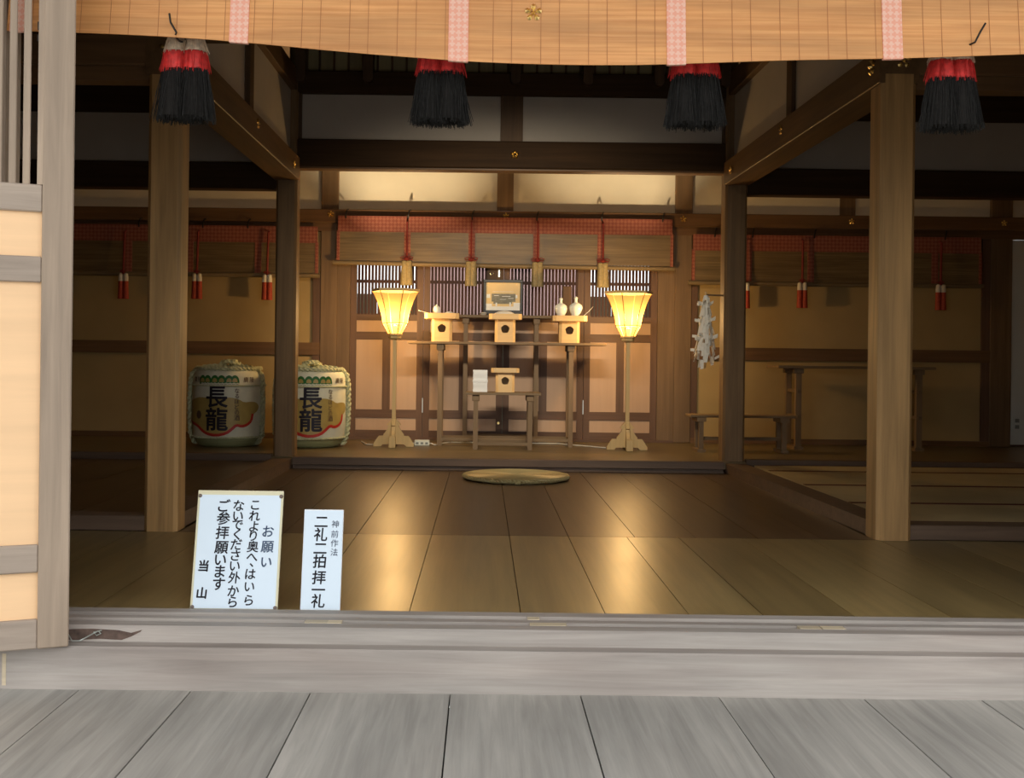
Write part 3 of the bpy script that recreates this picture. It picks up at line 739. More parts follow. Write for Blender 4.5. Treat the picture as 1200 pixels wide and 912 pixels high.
# ---- hexagonal floor lanterns
def lantern(label, loc, rz):
    t = thing('floor_lantern', label, 'lantern', loc, 0, 'hexagonal paper floor lanterns')
    half = [(.0,.262),(.012,.258),(.026,.235),(.058,.200),(.062,.190),(.044,.183),(.056,.155),(.066,.140),(.080,.120),(.090,.110),(.092,.094),(.132,.093),(.150,.070),(.165,.045),(.178,.025),(.178,.0),(.112,.0),(.098,.018),(.05,.020)]
    pts = half + [(-a,z) for a,z in reversed(half)][:-1]
    me = MB().prism(pts, -.016, .016, 'Y').mesh('foot_board'); me.materials.append(M['lampwood'])
    part('foot_board', me, None, t); o = part('foot_board', me, None, t); o.rotation_euler = (0,0,PI/2); o.scale = (.985,.97,.99)
    part('foot_block', B(-.030,.030,-.196,-.150,0,.10,.004), M['lampwood'], t)
    part('post', MB().lathe([(.024,.02),(.023,.96)],4,a0=PI/4), M['lampwood'], t)
    part('collar', MB().lathe([(.048,.955),(.058,.963),(.058,.976),(.052,.978),(.052,.985),(.068,.987),(.068,1.001)],6,a0=rz), M['lampwood'], t)
    prof = [(.060,1.0),(.084,1.045),(.111,1.093),(.116,1.127),(.123,1.165),(.132,1.20),(.1445,1.24),(.162,1.29),(.181,1.332),(.206,1.378)]
    n = 6
    for k in range(n):
        a0 = rz+2*PI*k/n; a1 = rz+2*PI*(k+1)/n
        mb = MB(); vs = []
        for r, z in prof:
            p0 = Vector((r*math.cos(a0),r*math.sin(a0),z)); p1 = Vector((r*math.cos(a1),r*math.sin(a1),z))
            vs += [p0[:], p0.lerp(p1,.5)[:], p1[:]]
        fs = []
        for j in range(len(prof)-1):
            for i in range(2): a = j*3+i; fs.append((a,a+1,a+4,a+3))
        mb.add(vs, fs); part('paper_pane', mb, M['lamppaper'], t, smooth=True)
        part('rib', MB().tube([((r+.001)*math.cos(a0),(r+.001)*math.sin(a0),z) for r,z in prof],.0042,5), M['lamprib'], t)
        part('seam_bar', MB().tube([(.1118*math.cos(a),.1118*math.sin(a),1.093) for a in (a0,a1)],.0035,5), M['lamprib'], t)
        P0 = [Vector((q*math.cos(a),q*math.sin(a),z)) for a in (a0,a1) for q in (.198,.218) for z in (1.374,1.397)]
        rm = MB().add([p[:] for p in P0], [(0,1,3,2),(4,6,7,5),(0,4,5,1),(2,3,7,6),(1,5,7,3),(0,2,6,4)])
        part('rim_bar', rm, M['lampwood'], t)
    part('socket', MB().lathe([(.018,1.0),(.018,1.07),(.012,1.08)],10), M['lampwood'], t)
    L_ = bpy.data.lights.new('bulb', 'POINT'); L_.energy = LANTERN_W; L_.color = (1,.76,.46); L_.shadow_soft_size = .045
    lo = bpy.data.objects.new('bulb', L_); C.objects.link(lo); lo.parent = t; lo.location = (0,0,1.165)
    return t
lantern('lit paper lantern on a wooden stand beside the sake barrels', (-.785,9.86,.088), math.radians(-6))
lantern('lit paper lantern on a wooden stand beside the paper streamers', (1.280,9.80,.088), math.radians(6))

# ---- tube lamp on the front beam of the middle bay, facing the altar
pl = thing('tube_lamp', 'long white tube lamp fixed to the front beam behind the front blind', 'lamp', (.2,5.74,2.76))
aim = Vector((.2,10.4,.55)) - Vector((.2,5.74,2.76)); pl.rotation_euler = (math.atan2(aim.z, aim.y), 0, 0)
part('reflector', MB().prism([(-.065,-.02),(.0,-.10),(.008,-.10),(-.055,-.02),(-.055,.02),(.008,.10),(.0,.10),(-.065,.02)], -.75, .75, 'X'), M['plastic'], pl)
part('tube', MB().tube([(-.72,-.02,0),(.72,-.02,0)],.014,12), M['whitetube'], pl, smooth=True)
for x in (-.735,.735): part('end_cap', B(x-.015,x+.015,-.05,.0,-.03,.03,.003), M['plastic'], pl)
L_ = bpy.data.lights.new('tube_light', 'AREA'); L_.shape = 'RECTANGLE'; L_.size = 1.44; L_.size_y = .18; L_.energy = TUBE_W; L_.color = (1,.86,.66); L_.spread = math.radians(56)
lo = bpy.data.objects.new('tube_light', L_); C.objects.link(lo); lo.parent = pl; lo.location = (0,.012,0); lo.rotation_euler = (PI/2,0,0)

# ---- altar tables
def table(label, cx, y0, y1, x0, x1, z, th, lx, leg, grp, low=.06, name='altar_table'):
    t = thing(name, label, 'table', (cx,(y0+y1)/2,ZS), 0, grp); d = (y1-y0)/2; H_ = z-ZS
    part('tabletop', B(x0-cx,x1-cx,-d,d,H_-th,H_,.002), M['table'], t)
    for x in lx:
        for s in (-1,1):
            yy = s*(d-.05)
            part('leg', B(x-cx-leg/2,x-cx+leg/2,yy-leg/2,yy+leg/2,0,H_-th), M['tablez'], t)
            part('bracket', B(x-cx-leg*.8,x-cx+leg*.8,yy-leg*.62,yy+leg*.62,H_-th-.055,H_-th-.001,.004), M['tablez'], t)
        part('side_stretcher', B(x-cx-leg*.35,x-cx+leg*.35,-d+.05,d-.05,low-.02,low+.02), M['table'], t)
    for s in (-1,1):
        part('stretcher', B(lx[0]-cx,lx[1]-cx,s*(d-.05)-leg*.3,s*(d-.05)+leg*.3,low-.014,low+.014), M['table'], t)
    return t
AG = 'altar tables between the lanterns'
table('wide altar table carrying three offering stands',   .21, 9.96,10.335, -.678,1.109, 1.027,.022, (-.385,.795), .042, AG)
table('tall narrow altar table carrying the framed glass', .21, 10.365,10.62, -.245,.668, 1.285,.026, (-.165,.50), .040, AG)
table('low altar table carrying the small offering stand and paper bundle', .183, 9.60,9.93, -.145,.508, .585,.022, (-.058,.415), .040, AG, .05)

# ---- offering stands
def hole_face(w2, z0, z1, y, hr, hz, n=16):
    """square face in XZ with a scalloped round hole"""
    outer = []; inner = []
    for k in range(n):
        a = 2*PI*k/n + PI/n; c, s = math.cos(a), math.sin(a)
        q = 1/max(abs(c), abs(s)); hx = w2*c*q; 
        zz = hz + (s*q)*((z1-hz) if s > 0 else (hz-z0))
        outer.append((max(-w2,min(w2,hx)), y, zz)); r = hr*(1+.06*math.cos(5*(a-PI/2)))
        inner.append((r*c, y, hz+r*s))
    return outer, inner
def sanbo(label, loc, tw, bw, bh, thk=.05):
    t = thing('offering_stand', label, 'offering stand', loc, 0, 'cypress offering stands on the altar')
    h = bw/2; c = bw*.13; n = 16
    body = MB()
    pts = [(-h+c,-h),(h-c,-h),(h,-h+c),(h,h-c),(h-c,h),(-h+c,h),(-h,h-c),(-h,-h+c)]
    m = len(pts); inn = [(x*.93,y*.93) for x,y in pts]
    # side walls except the pierced front
    for P_ in (pts, inn):
        vs = [(x,y,0) for x,y in P_]+[(x,y,bh) for x,y in P_]
        body.add(vs, [(i,(i+1)%m,m+(i+1)%m,m+i) for i in range(1,m)])
    w2 = h-c
    o1, i1 = hole_face(w2,0,bh,-h,bw*.20,bh*.58,n); o2, i2 = hole_face(w2*.93,0,bh,-h*.93,bw*.20,bh*.58,n)
    corners = [(w2,-h,bh),(-w2,-h,bh),(-w2,-h,0),(w2,-h,0)]
    vs = o1+i1; body.add(vs, [(k,(k+1)%n,n+(k+1)%n,n+k) for k in range(n)])
    body.add(o2+i2, [(k,(k+1)%n,n+(k+1)%n,n+k) for k in range(n)])
    body.add(i1+i2, [(k,(k+1)%n,n+(k+1)%n,n+k) for k in range(n)])
    # corner fillers of the pierced face
    for k in (1,5,9,13):
        cc = {1:corners[0],5:corners[1],9:corners[2],13:corners[3]}[k]
        body.add([o1[k], o1[(k+1)%n], cc], [(0,1,2)])
    part('body', body, M['cypress'], t)
    q = tw/2; e = tw*.10
    tray = MB()
    oc = [(-q+e,-q),(q-e,-q),(q,-q+e),(q,q-e),(q-e,q),(-q+e,q),(-q,q-e),(-q,-q+e)]
    tray.prism(oc, bh, bh+.010)
    part('tray', tray, M['cypress'], t)
    k = len(oc); rim = MB()
    ic = [(x*.955,y*.955) for x,y in oc]
    vs = [(x,y,bh+.010) for x,y in oc]+[(x,y,bh+thk) for x,y in oc]+[(x,y,bh+thk) for x,y in ic]+[(x,y,bh+.010) for x,y in ic]
    fs = []
    for i in range(k):
        j = (i+1)%k
        fs += [(i,j,k+j,k+i),(k+i,k+j,2*k+j,2*k+i),(2*k+i,2*k+j,3*k+j,3*k+i)]
    part('rim', rim.add(vs, fs), M['cypress'], t)
    return t
sanbo('offering stand with a small white jar on the wide altar table', (-.375,10.10,1.0275), .31,.185,.205)
sanbo('offering stand with a white mound, in the middle of the wide altar table', (.197,10.10,1.0275), .296,.185,.205)
sanbo('offering stand with two white vases on the wide altar table', (.778,10.10,1.0275), .31,.185,.195)
sanbo('empty offering stand on the low altar table', (.196,9.77,.5855), .245,.165,.172,.038)
# items on the stands
ZT = 1.0275+.205+.010
def vase(label, x, y, z, s=1.0):
    p = [(.036,0),(.038,.006),(.033,.025),(.038,.05),(.053,.082),(.060,.110),(.056,.132),(.036,.150),(.016,.160),(.012,.172),(.013,.190),(.018,.200),(.012,.198)]
    t = thing('vase', label, 'vase', (x,y,z), 0, 'pair of white sake vases on the altar')
    part('body', MB().lathe([(r*s,zz*s) for r,zz in p], 24), M['porcelain'], t, smooth=True)
    part('lid', MB().lathe([(.012*s,.198*s),(.014*s,.204*s),(.006*s,.212*s)],12), M['porcelain'], t, smooth=True)
vase('white vase beside the dark wooden tablet, nearer the framed glass', .703,10.08,ZT-.010,.98); vase('white vase at the outer end, nearer the lantern', .838,10.08,ZT-.010,1.03)
j = thing('jar', 'small round white jar on the offering stand near the barrel side lantern', 'jar', (-.425,10.06,ZT))
part('body', MB().lathe([(.024,0),(.030,.02),(.034,.055),(.034,.072),(.030,.078)],18), M['porcelain'], j, smooth=True)
part('lid', MB().lathe([(.033,.078),(.030,.092),(.018,.106),(.005,.112),(.007,.118),(.003,.122)],18), M['porcelain'], j, smooth=True)
md = part('white_mound', MB().lathe([(.10,.0),(.10,.035),(.085,.052),(.055,.066),(.02,.073),(.004,.074)],24), M['rice'], smooth=True, loc=(.190,10.09,ZT)); tag(md, 'low white mound heaped on the middle offering stand', 'offering')
ds = thing('dish', 'small white dish left of the framed glass on the tall altar table', 'dish', (.0,10.42,1.2855))
part('bowl', MB().lathe([(.022,0),(.024,.004),(.045,.018),(.042,.018),(.02,.006)],18), M['porcelain'], ds, smooth=True); part('content', MB().lathe([(.038,.015),(.02,.026),(.004,.028)],14), M['rice'], ds, smooth=True)
ds = thing('dish', 'small white dish behind the jar on the first offering stand', 'dish', (-.31,10.05,ZT))
part('bowl', MB().lathe([(.022,0),(.024,.004),(.040,.05),(.037,.05),(.02,.006)],18), M['porcelain'], ds, smooth=True); part('content', MB().lathe([(.035,.047),(.02,.056),(.004,.058)],14), M['rice'], ds, smooth=True)
def leafpaper(label, x, y, z, sx, rise):
    o = part('folded_paper', MB().add([(0,-.03,0),(sx*.05,-.035,rise*.5),(sx*.085,-.01,rise),(sx*.05,.02,rise*.55),(0,.03,0.002),(0,-.03,.002),(sx*.05,-.035,rise*.5+.002),(sx*.085,-.01,rise+.002),(sx*.05,.02,rise*.55+.002),(0,.03,.004)],
        [(0,1,2,3,4)[::-1],(5,6,7,8,9),(0,1,6,5),(1,2,7,6),(2,3,8,7),(3,4,9,8),(4,0,5,9)]), M['paper'], loc=(x,y,z)); tag(o, label, 'paper', 'folded papers on the offering stands')
leafpaper('folded white paper jutting from the stand with the jar', -.505,10.02,1.0275+.256,-1,.022)
leafpaper('folded white paper standing up beside the outer vase', .905,10.05,1.0275+.246,1,.085)
# dark wooden tablet behind the vases
tb = thing('wooden_tablet', 'dark upright wooden tablet behind the two vases', 'tablet', (.775,10.30,1.0275))
part('plank', B(-.04,.04,-.012,.012,.03,.53,.004), M['beamZ'], tb); part('foot', B(-.06,.06,-.022,.022,0,.03,.004), M['beamZ'], tb)
# framed glass; its reflection of the outdoors is painted on as flat colour
fp = thing('framed_glass', 'black framed glass with a painted ochre picture of its reflection, standing on the tall altar table', 'picture', (.182,10.46,1.2855))
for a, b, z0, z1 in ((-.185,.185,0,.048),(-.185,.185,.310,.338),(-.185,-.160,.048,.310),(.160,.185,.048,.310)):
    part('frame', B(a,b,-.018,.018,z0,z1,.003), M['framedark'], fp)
part('backing', B(-.165,.165,.0,.014,.04,.32), M['reflectbase'], fp)
pr = part('print', B(-.16,.16,-.006,.0,.048,.31), M['reflectbase'], fp)
part('dark_band', B(-.108,.118,-.0075,-.006,.130,.205), M['reflectgrey'], pr); part('dark_band', B(-.09,.085,-.0073,-.006,.110,.132), M['reflectgrey'], pr)
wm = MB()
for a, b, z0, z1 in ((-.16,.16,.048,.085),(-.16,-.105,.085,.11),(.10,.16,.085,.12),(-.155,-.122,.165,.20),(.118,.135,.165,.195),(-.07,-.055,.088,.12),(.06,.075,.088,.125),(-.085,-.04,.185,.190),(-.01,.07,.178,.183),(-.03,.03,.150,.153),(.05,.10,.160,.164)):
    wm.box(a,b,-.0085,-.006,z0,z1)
part('white_patches', wm, M['reflectwhite'], pr)
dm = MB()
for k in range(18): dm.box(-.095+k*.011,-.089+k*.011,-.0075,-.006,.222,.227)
part('dotted_line', dm, M['reflectwhite'], pr)
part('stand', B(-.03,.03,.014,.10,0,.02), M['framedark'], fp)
# paper bundle
pb = thing('paper_bundle', 'bundle of folded white paper on the low altar table', 'paper', (-.022,9.76,.5855))
for k in range(5):
    mb = MB(); vs = []; n = 12
    for s in (0,1):
        for i in range(n+1):
            z = .192*i/n; y = -.03+k*.014+.003*math.sin(i*1.1+k)+s*.010
            wv = .061+.003*math.sin(i*1.7+k*2)
            vs += [(-wv,y,z),(wv,y,z)]
    K = 2*(n+1); fs = []
    for i in range(n):
        a = 2*i; fs += [(a,a+1,a+3,a+2),(K+a,K+a+2,K+a+3,K+a+1),(a,a+2,K+a+2,K+a),(a+1,K+a+1,K+a+3,a+3)]
    fs += [(0,K,K+1,1),(2*n,2*n+1,K+2*n+1,K+2*n)]
    part('sheet', mb.add(vs, fs), M['paper'], pb, smooth=True)
part('band', B(-.066,.066,-.037,-.032,.085,.105), M['paper'], pb)

# ---- round rush mat
mp_ = thing('round_mat', 'round woven rush mat on the floor before the stage', 'mat', (.252,8.12,.001))
prof = [(.0,.0),(.36,.0),(.382,.008),(.388,.018),(.380,.028)]
for k in range(22):
    r = .372-k*.0165; prof += [(r,.036),(r-.006,.031)]
part('weave', MB().lathe([(max(r,.001),z) for r,z in prof], 48), M['rushmat'], mp_, smooth=True)
part('edge_coil', MB().rope([(.381*math.cos(a*PI/30),.381*math.sin(a*PI/30),.021) for a in range(61)], .014, .05), M['rushmat'], mp_, smooth=True)
part('loop', MB().tube([(0,-.385,.012),(-.012,-.405,.008),(.012,-.405,.008),(0,-.385,.012)],.006), M['rushmat'], mp_)

# ---- power strip and cords
ps = thing('power_strip', 'small white power strip on the stage beside the lantern foot', 'power strip', (-.54,10.0,ZS))
part('body', B(-.068,.068,-.025,.025,0,.05,.005), M['plastic'], ps)
for x in (-.042,.0,.042): part('outlet', B(x-.012,x+.012,-.0265,-.024,.012,.030), M['socket'], ps)
def cord(label, pts):
    P_ = []
    for i in range(len(pts)-1):
        for k in range(6):
            t = k/6; a = Vector(pts[i]); b = Vector(pts[i+1]); p = a.lerp(b,t); p.y += .012*math.sin((i*6+k)*.9); P_.append(p)
    P_.append(Vector(pts[-1]))
    o = part('extension_lead', MB().tube(P_, .0055, 6), M['cable'], smooth=True); tag(o, label, 'cord', 'white power cords on the stage')
cord('white cord from the barrel side lantern to the power strip', [(-.69,9.95,ZS+.007),(-.66,9.98,ZS+.007),(-.612,10.0,ZS+.02)])
cord('white cord running under the altar tables to the far lantern', [(-.468,10.0,ZS+.02),(-.42,10.0,ZS+.007),(-.3,10.36,ZS+.007),(0,10.32,ZS+.007),(.35,10.35,ZS+.007),(.7,10.32,ZS+.007),(.95,10.05,ZS+.007),(1.105,9.9,ZS+.007)])
cord('white cord trailing from the barrel side lantern towards the barrels', [(-.955,9.90,ZS+.007),(-1.05,10.0,ZS+.007),(-1.12,10.3,ZS+.007)])

# ---- sake barrels
SR = .318
def wrap(V, R, z_off=0.0, cx=0.0):
    return [((R)*math.sin(x/SR), -(R)*math.cos(x/SR), z+z_off) for x, z in V]
def px2(x, y):     # position on the barrel front, metres of arc and height
    s = max(-.985, min(.985, (x-340)/325.0)); return (math.asin(s)*SR, (835-y)*.00098)
def smooth2(P_, closed=True, it=2):
    for _ in range(it):
        Q = []; n = len(P_)
        if not closed: Q.append(P_[0])
        for i in range(n if closed else n-1):
            a, b = P_[i], P_[(i+1)%n]
            Q += [(a[0]*.75+b[0]*.25, a[1]*.75+b[1]*.25), (a[0]*.25+b[0]*.75, a[1]*.25+b[1]*.75)]
        if not closed: Q.append(P_[-1])
        P_ = Q
    return P_
def ring_strip(poly, wd, R, inner_shift=0):
    """band along a polyline on the barrel surface"""
    q = []
    for i in range(len(poly)-1):
        for k in range(4):
            t = k/4; q.append((poly[i][0]+(poly[i+1][0]-poly[i][0])*t, poly[i][1]+(poly[i+1][1]-poly[i][1])*t))
    q.append(poly[-1]); vs = []; fs = []
    for i, p in enumerate(q):
        a = q[max(0,i-1)]; b = q[min(len(q)-1,i+1)]; dx, dz = b[0]-a[0], b[1]-a[1]; l = math.hypot(dx,dz) or 1
        vs += [(p[0]-dz/l*wd/2, p[1]+dx/l*wd/2), (p[0]+dz/l*wd/2, p[1]-dx/l*wd/2)]
    fs = [(2*i,2*i+1,2*i+3,2*i+2) for i in range(len(q)-1)]
    return vs, fs
def fan(poly, c, R):
    """filled star-shaped outline, in rings so it follows the curve"""
    poly = [(poly[i][0]+(poly[(i+1)%len(poly)][0]-poly[i][0])*k/3, poly[i][1]+(poly[(i+1)%len(poly)][1]-poly[i][1])*k/3) for i in range(len(poly)) for k in range(3)]
    n = len(poly); vs = []; fs = []
    for j in range(1,7):
        t = j/6; vs += [(c[0]+(p[0]-c[0])*t, c[1]+(p[1]-c[1])*t) for p in poly]
    vs.append(c); z = len(vs)-1
    fs += [(z,i,(i+1)%n) for i in range(n)]
    for j in range(5):
        fs += [(j*n+i,(j+1)*n+i,(j+1)*n+(i+1)%n,j*n+(i+1)%n) for i in range(n)]
    return vs, fs
G1 = glyphs([('長',-.040,.435,.200),('龍',-.040,.245,.205)], .022, .0)
G2 = glyphs([(c,.133,.488-i*.046,.046) for i,c in enumerate('なるほどの')]+[('酒',.133,.258,.055)], .012)
G3 = glyphs([('廣',.215,.583,.050),('陵',.275,.583,.050)], .010)
G4 = glyphs([('廣',-.285,.583,.050),('陵',-.225,.583,.050)], .010)
def flip(fs): return [tuple(reversed(f)) for f in fs]
def barrel(label, loc, rz):
    t = thing('sake_barrel', label, 'barrel', loc, rz, 'straw wrapped sake barrels')
    part('straw_base', MB().lathe([(.235,0),(.262,.012),(.285,.05),(.300,.085),(.305,.095)],48), M['straw'], t, smooth=True)
    bd = part('wrapped_body', MB().lathe([(.303,.082),(.309,.12),(.313,.20),(.314,.36),(.311,.52),(.306,.60),(.296,.640),(.270,.662),(.20,.676),(.08,.682),(.004,.684)],64), M['komo'], t, smooth=True)
    gold = [px2(*p) for p in ((12,480),(45,430),(90,408),(140,395),(250,402),(340,398),(430,395),(490,412),(530,440),(580,432),(618,440),(636,475),(628,515),(598,545),(590,590),(560,625),(515,642),(468,628),(430,665),(385,700),(300,722),(215,708),(160,672),(125,640),(85,625),(45,612),(20,560))]
    v, f = fan(smooth2(gold, True, 1), px2(300,550), SR); part('gold_cloud', MB().add(wrap(v,.3165), f), M['gold'], bd, smooth=True)
    red = [px2(*p) for p in ((592,540),(585,600),(555,635),(512,650),(470,634),(432,672),(387,708),(300,728),(213,714),(158,680),(122,648),(84,633),(44,620),(18,566))]
    v, f = ring_strip(smooth2(red, False, 1), .024, SR); part('red_border', MB().add(wrap(v,.3185), f), M['labelred'], bd, smooth=True)
    v, f = fan([(px2(130,550)[0]+.032*math.cos(a*PI/8), px2(130,550)[1]+.036*math.sin(a*PI/8)) for a in range(16)], px2(130,550), SR)
    part('red_seal', MB().add(wrap(v,.3180), f), M['labeldull'], bd)
    part('lettering', MB().add(wrap(G1[0],.3215), G1[1]), M['ink'], bd, label='black characters 長龍')
    part('lettering', MB().add(wrap(G2[0],.3200), G2[1]), M['labeldull'], bd, label='small characters なるほどの酒')
    for G_ in (G3, G4): part('lettering', MB().add(wrap(G_[0],.3130), G_[1]), M['labeldull'], bd, label='small characters 廣陵')
    for cx in (-.185,-.130,-.060,.0,.065,.115):
        v, f = fan([(cx+.040*math.cos(a*PI/12), .563+.058*max(-.35,math.sin(a*PI/12))) for a in range(24)], (cx,.580), SR); part('green_pine', MB().add(wrap(v,.3110), f), M['labelgreen'], bd)
        v, f = fan([(cx+.022*math.cos(a*PI/12), .570+.026*max(-.3,math.sin(a*PI/12))) for a in range(24)], (cx,.575), SR); part('gold_pine', MB().add(wrap(v,.3130), f), M['gold'], bd)
    sm = MB()
    for k in range(11):
        cx = -.20+k*.033
        v, f = ring_strip([(cx,.545),(cx+.010,.555),(cx+.020,.545),(cx+.030,.553)], .008, SR); sm.add(wrap(v,.3135), f)
    part('white_waves', sm, M['komo'], bd, kind='stuff')
    part('twine', MB().rope([(.3175*math.cos(a*PI/24),.3175*math.sin(a*PI/24),.530) for a in range(49)], .008, .03), M['rope'], t)
    part('twine', MB().rope([(.309*math.cos(a*PI/24),.309*math.sin(a*PI/24),.084) for a in range(49)], .010, .03), M['rope'], t)
    # thick ropes down the sides and across the top, with a knot
    for a in (math.radians(-18), math.radians(180+14), math.radians(80)):
        c, s = math.cos(a), math.sin(a)
        pr_ = [(.02,.700),(.12,.696),(.22,.686),(.285,.664),(.318,.625),(.330,.55),(.334,.40),(.333,.25),(.326,.12),(.30,.045),(.275,.02)]
        part('rope', MB().rope([(r*c,r*s,z) for r,z in pr_], .023, .085), M['rope'], t, smooth=True)
    part('rope', MB().rope([(.272*math.cos(a*PI/20),.272*math.sin(a*PI/20),.678) for a in range(41)], .020, .075), M['rope'], t, smooth=True)
    part('knot', MB().rope([(-.07,-.03,.71),(-.03,.05,.735),(.05,.03,.742),(.06,-.05,.728),(-.02,-.055,.742),(-.075,.01,.725),(0,.0,.745),(.09,.02,.715)], .020, .07), M['rope'], t, smooth=True)
    return t
barrel('sake barrel standing alone between the pale front pillar and the dark pillar', (-2.235,9.78,ZS), math.radians(1))
barrel('sake barrel half hidden behind the dark pillar, next to the lantern', (-1.512,9.78,ZS), math.radians(16))

# ---- paper streamer wand
gw = thing('paper_streamers', 'bunch of white zigzag paper streamers hanging beside the dark rear pillar', 'streamers', (1.762,8.80,.80))
part('peg', MB().tube([(.14,0,.60),(.0,0,.605)],.008), M['tablez'], gw)
part('stick', MB().tube([(.0,0,.63),(.0,0,.02)],.009), M['cypress'], gw)
part('tie', MB().lathe([(.014,.55),(.022,.57),(.016,.60)],8), M['paper'], gw)
rnd = random.Random(5)
for k in range(22):
    a = 2*PI*k/22; x, y, z = .016*math.cos(a), .016*math.sin(a), .585-rnd.uniform(0,.03)
    mb = MB(); wd = .026; nfold = rnd.randint(5,8); side = rnd.choice((-1,1)); L_ = rnd.uniform(.055,.075); q = a+rnd.uniform(-.4,.4)
    for i in range(nfold):
        x1 = x + (.009*math.cos(q)); y1 = y + .009*math.sin(q); z1 = z - L_
        if z1 < .015: break
        tx, ty = -math.sin(q), math.cos(q); o = side*(.010 if i % 2 else -.010)
        tw = rnd.uniform(-.012,.012)
        vs = [(x+tx*(o-wd/2),y+ty*(o-wd/2),z),(x+tx*(o+wd/2),y+ty*(o+wd/2),z+rnd.uniform(-.006,.012)),(x1+tx*(o+wd/2)+tw,y1+ty*(o+wd/2),z1),(x1+tx*(o-wd/2)+tw,y1+ty*(o-wd/2),z1+rnd.uniform(-.006,.01))]
        nn = Vector((math.cos(q),math.sin(q),0))*.0015
        mb.add(vs+[(Vector(v)+nn)[:] for v in vs], [(0,3,2,1),(4,5,6,7),(0,1,5,4),(1,2,6,5),(2,3,7,6),(3,0,4,7)])
        if i % 2 == 0 and rnd.random() < .45:   # a flap sticking out
            f0 = Vector((x1,y1,z1+L_*.5)); d_ = Vector((math.cos(q)*1.2-.3,math.sin(q),rnd.uniform(.1,.5))).normalized()*.045
            vs = [(f0+Vector((0,0,-.011)))[:],(f0+d_+Vector((0,0,-.011)))[:],(f0+d_+Vector((0,0,.011)))[:],(f0+Vector((0,0,.011)))[:]]
            mb.add(vs+[(Vector(v)+Vector((0,.0015,0)))[:] for v in vs], [(0,3,2,1),(4,5,6,7),(0,1,5,4),(1,2,6,5),(2,3,7,6),(3,0,4,7)])
        x, y, z = x1, y1, z1
    part('streamer', mb, M['rice'], gw)

# ---- long table, benches in the tatami wing
t = thing('long_table', 'long plain wooden table against the wall of the tatami wing', 'table', (3.37,10.2,ZS))
part('tabletop', B(-.71,.71,-.22,.22,.735,.760,.003), M['table'], t)
for x in (-.515,.575):
    for y in (-.16,.16):
        part('leg', B(x-.026,x+.026,y-.024,y+.024,0,.735), M['tablez'], t)
        part('bracket', B(x-.045,x+.045,y-.03,y+.03,.69,.734,.004), M['tablez'], t)
    for z in (.30,.53): part('side_stretcher', B(x-.016,x+.016,-.20,.20,z-.015,z+.015), M['table'], t)
    part('foot', B(x-.04,x+.04,-.20,.20,0,.03), M['tablez'], t)
def bench(label, x0, x1, y, z, dz):
    t = thing('bench', label, 'bench', ((x0+x1)/2,y,ZS), 0); w2 = (x1-x0)/2
    part('seat', B(-w2,w2,-.13,.13,dz-.022,dz,.003), M['table'], t)
    for x in (-w2+.10,w2-.10):
        for yy in (-.085,.085):
            part('leg', B(x-.020,x+.020,yy-.022,yy+.022,.025,dz-.022), M['tablez'], t)
        part('foot', B(x-.035,x+.035,-.125,.125,0,.028), M['tablez'], t)
        part('bracket', B(x-.04,x+.04,-.12,.12,dz-.06,dz-.022), M['tablez'], t)
    part('stretcher', B(-w2+.1,w2-.1,-.012,.012,.10,.13), M['table'], t)
bench('low wooden bench behind the dark rear pillar and paper streamers', 1.80,2.72,9.72,.41,.325)
#bench('low wooden bench pushed under the long table', 3.05,3.80,10.05,.36,.29)
wo = thing('wall_outlet', 'grey outlet on the white wall by the corner post', 'outlet', (5.155,YB-.001,.31))
part('plate', B(-.038,.038,-.008,.0,-.065,.065,.003), M['whitewall'], wo)
for z in (-.03,.03): part('socket', B(-.02,.02,-.010,-.007,z-.018,z+.018), M['socket'], wo)

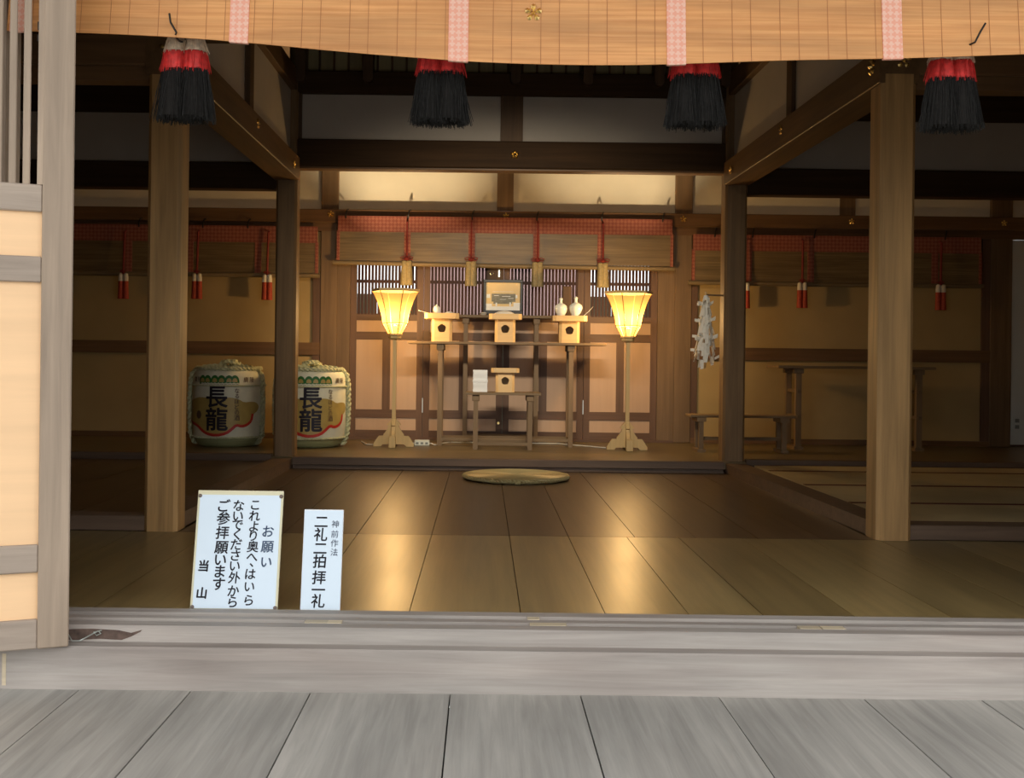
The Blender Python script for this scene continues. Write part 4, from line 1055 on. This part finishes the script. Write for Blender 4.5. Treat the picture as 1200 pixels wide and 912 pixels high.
# ---- signs at the threshold
def sign(label, loc, w_, h_, lean, board, paper_m, margin, cols, tacks, name='notice_board'):
    t = thing(name, label, 'sign', loc); t.rotation_euler = (-lean,0,math.radians(0))
    part('board', B(-w_/2,w_/2,0,.008,0,h_,.0015), M[board], t)
    pp = part('paper', B(-w_/2+margin,w_/2-margin,-.0012,.0,.004 if margin else 0,h_-(margin*2.0)), M[paper_m], t)
    for items, m, off, lb in cols:
        v, f = glyphs([(c,(u-.5)*w_,(1-vv)*h_,s*w_) for c,u,vv,s in items], off, .06)
        part('lettering', MB().add([(x,-.0022,z) for x,z in v], f), M[m], t, label=lb)
    for x, z in tacks: 
        o = part('tack', MB().lathe([(.007,0),(.006,.003),(.002,.0045)],12), M['tack'], t, loc=(x,-.001,z)); o.rotation_euler = (PI/2,0,0)
    part('support', MB().add([(-.03,.008,h_*.7),(.03,.008,h_*.7),(.03,.016,h_*.7),(-.03,.016,h_*.7),(-.03,.115*h_/.4,.03),(.03,.115*h_/.4,.03),(.03,.123*h_/.4,.03),(-.03,.123*h_/.4,.03)],[(0,1,2,3),(4,7,6,5),(0,4,5,1),(1,5,6,2),(2,6,7,3),(3,7,4,0)]), M[board], t)
    return t
S = .160
def colm(chars, u, vs, s): return [(c,u,v,s) for c, v in zip(chars, vs)]
sign('larger white notice board with five columns of brush writing', (-.850,3.826,.002), .302,.412, math.radians(14), 'signboard','signpaper', .008, [
    (colm('お願い',.845,(.345,.475,.605),.148), 'inkblue', .016, 'blue grey characters お願い'),
    (colm('これより奥へ、',.675,(.125,.215,.305,.385,.475,.565,.630),.138)+colm('はいら',.668,(.705,.81,.92),.138), 'ink', .016, 'characters これより奥へ、はいら'),
    (colm('ないでください外から',.485,(.130,.220,.295,.375,.460,.550,.640,.735,.845,.935),.142), 'ink', .016, 'characters ないでください外から'),
    (colm('ご参拝願います',.315,(.130,.240,.360,.485,.590,.685,.790),S), 'ink', .018, 'characters ご参拝願います'),
    (colm('当山',.125,(.640,.865),.135), 'ink', .030, 'bold characters 当山')],
    ((-.143,.392),(.143,.392),(-.143,.008),(.143,.008)))
sign('narrow white notice card with one column of large characters', (-.552,3.828,.002), .138,.347, math.radians(12), 'paper','signpaper', .002, [
    (colm('二礼二拍拝一礼',.44,(.125,.250,.390,.515,.675,.795,.905),.36), 'ink', .016, 'characters 二礼二拍拝一礼'),
    (colm('神前作法',.80,(.145,.245,.335,.425),.20), 'inkgrey', .005, 'small grey characters 神前作法')], ())

# ---- wire on the sill
o = part('wire_scrap', MB().tube([(-1.345,3.545,-.040),(-1.33,3.54,-.030),(-1.315,3.548,-.020),(-1.30,3.54,-.038),(-1.28,3.55,-.040),(-1.262,3.545,-.030),(-1.24,3.553,-.018),(-1.222,3.553,-.008),(-1.212,3.55,-.016),(-1.226,3.55,-.022),(-1.236,3.552,-.012),(-1.21,3.552,-.006)],.0022,5)
    .tube([(-1.34,3.535,-.041),(-1.335,3.535,-.022),(-1.325,3.535,-.014),(-1.318,3.535,-.028),(-1.33,3.536,-.032)],.0018,5), M['wire'], smooth=True)
tag(o, 'twist of bare wire lying at the foot of the entrance door leaf', 'wire')
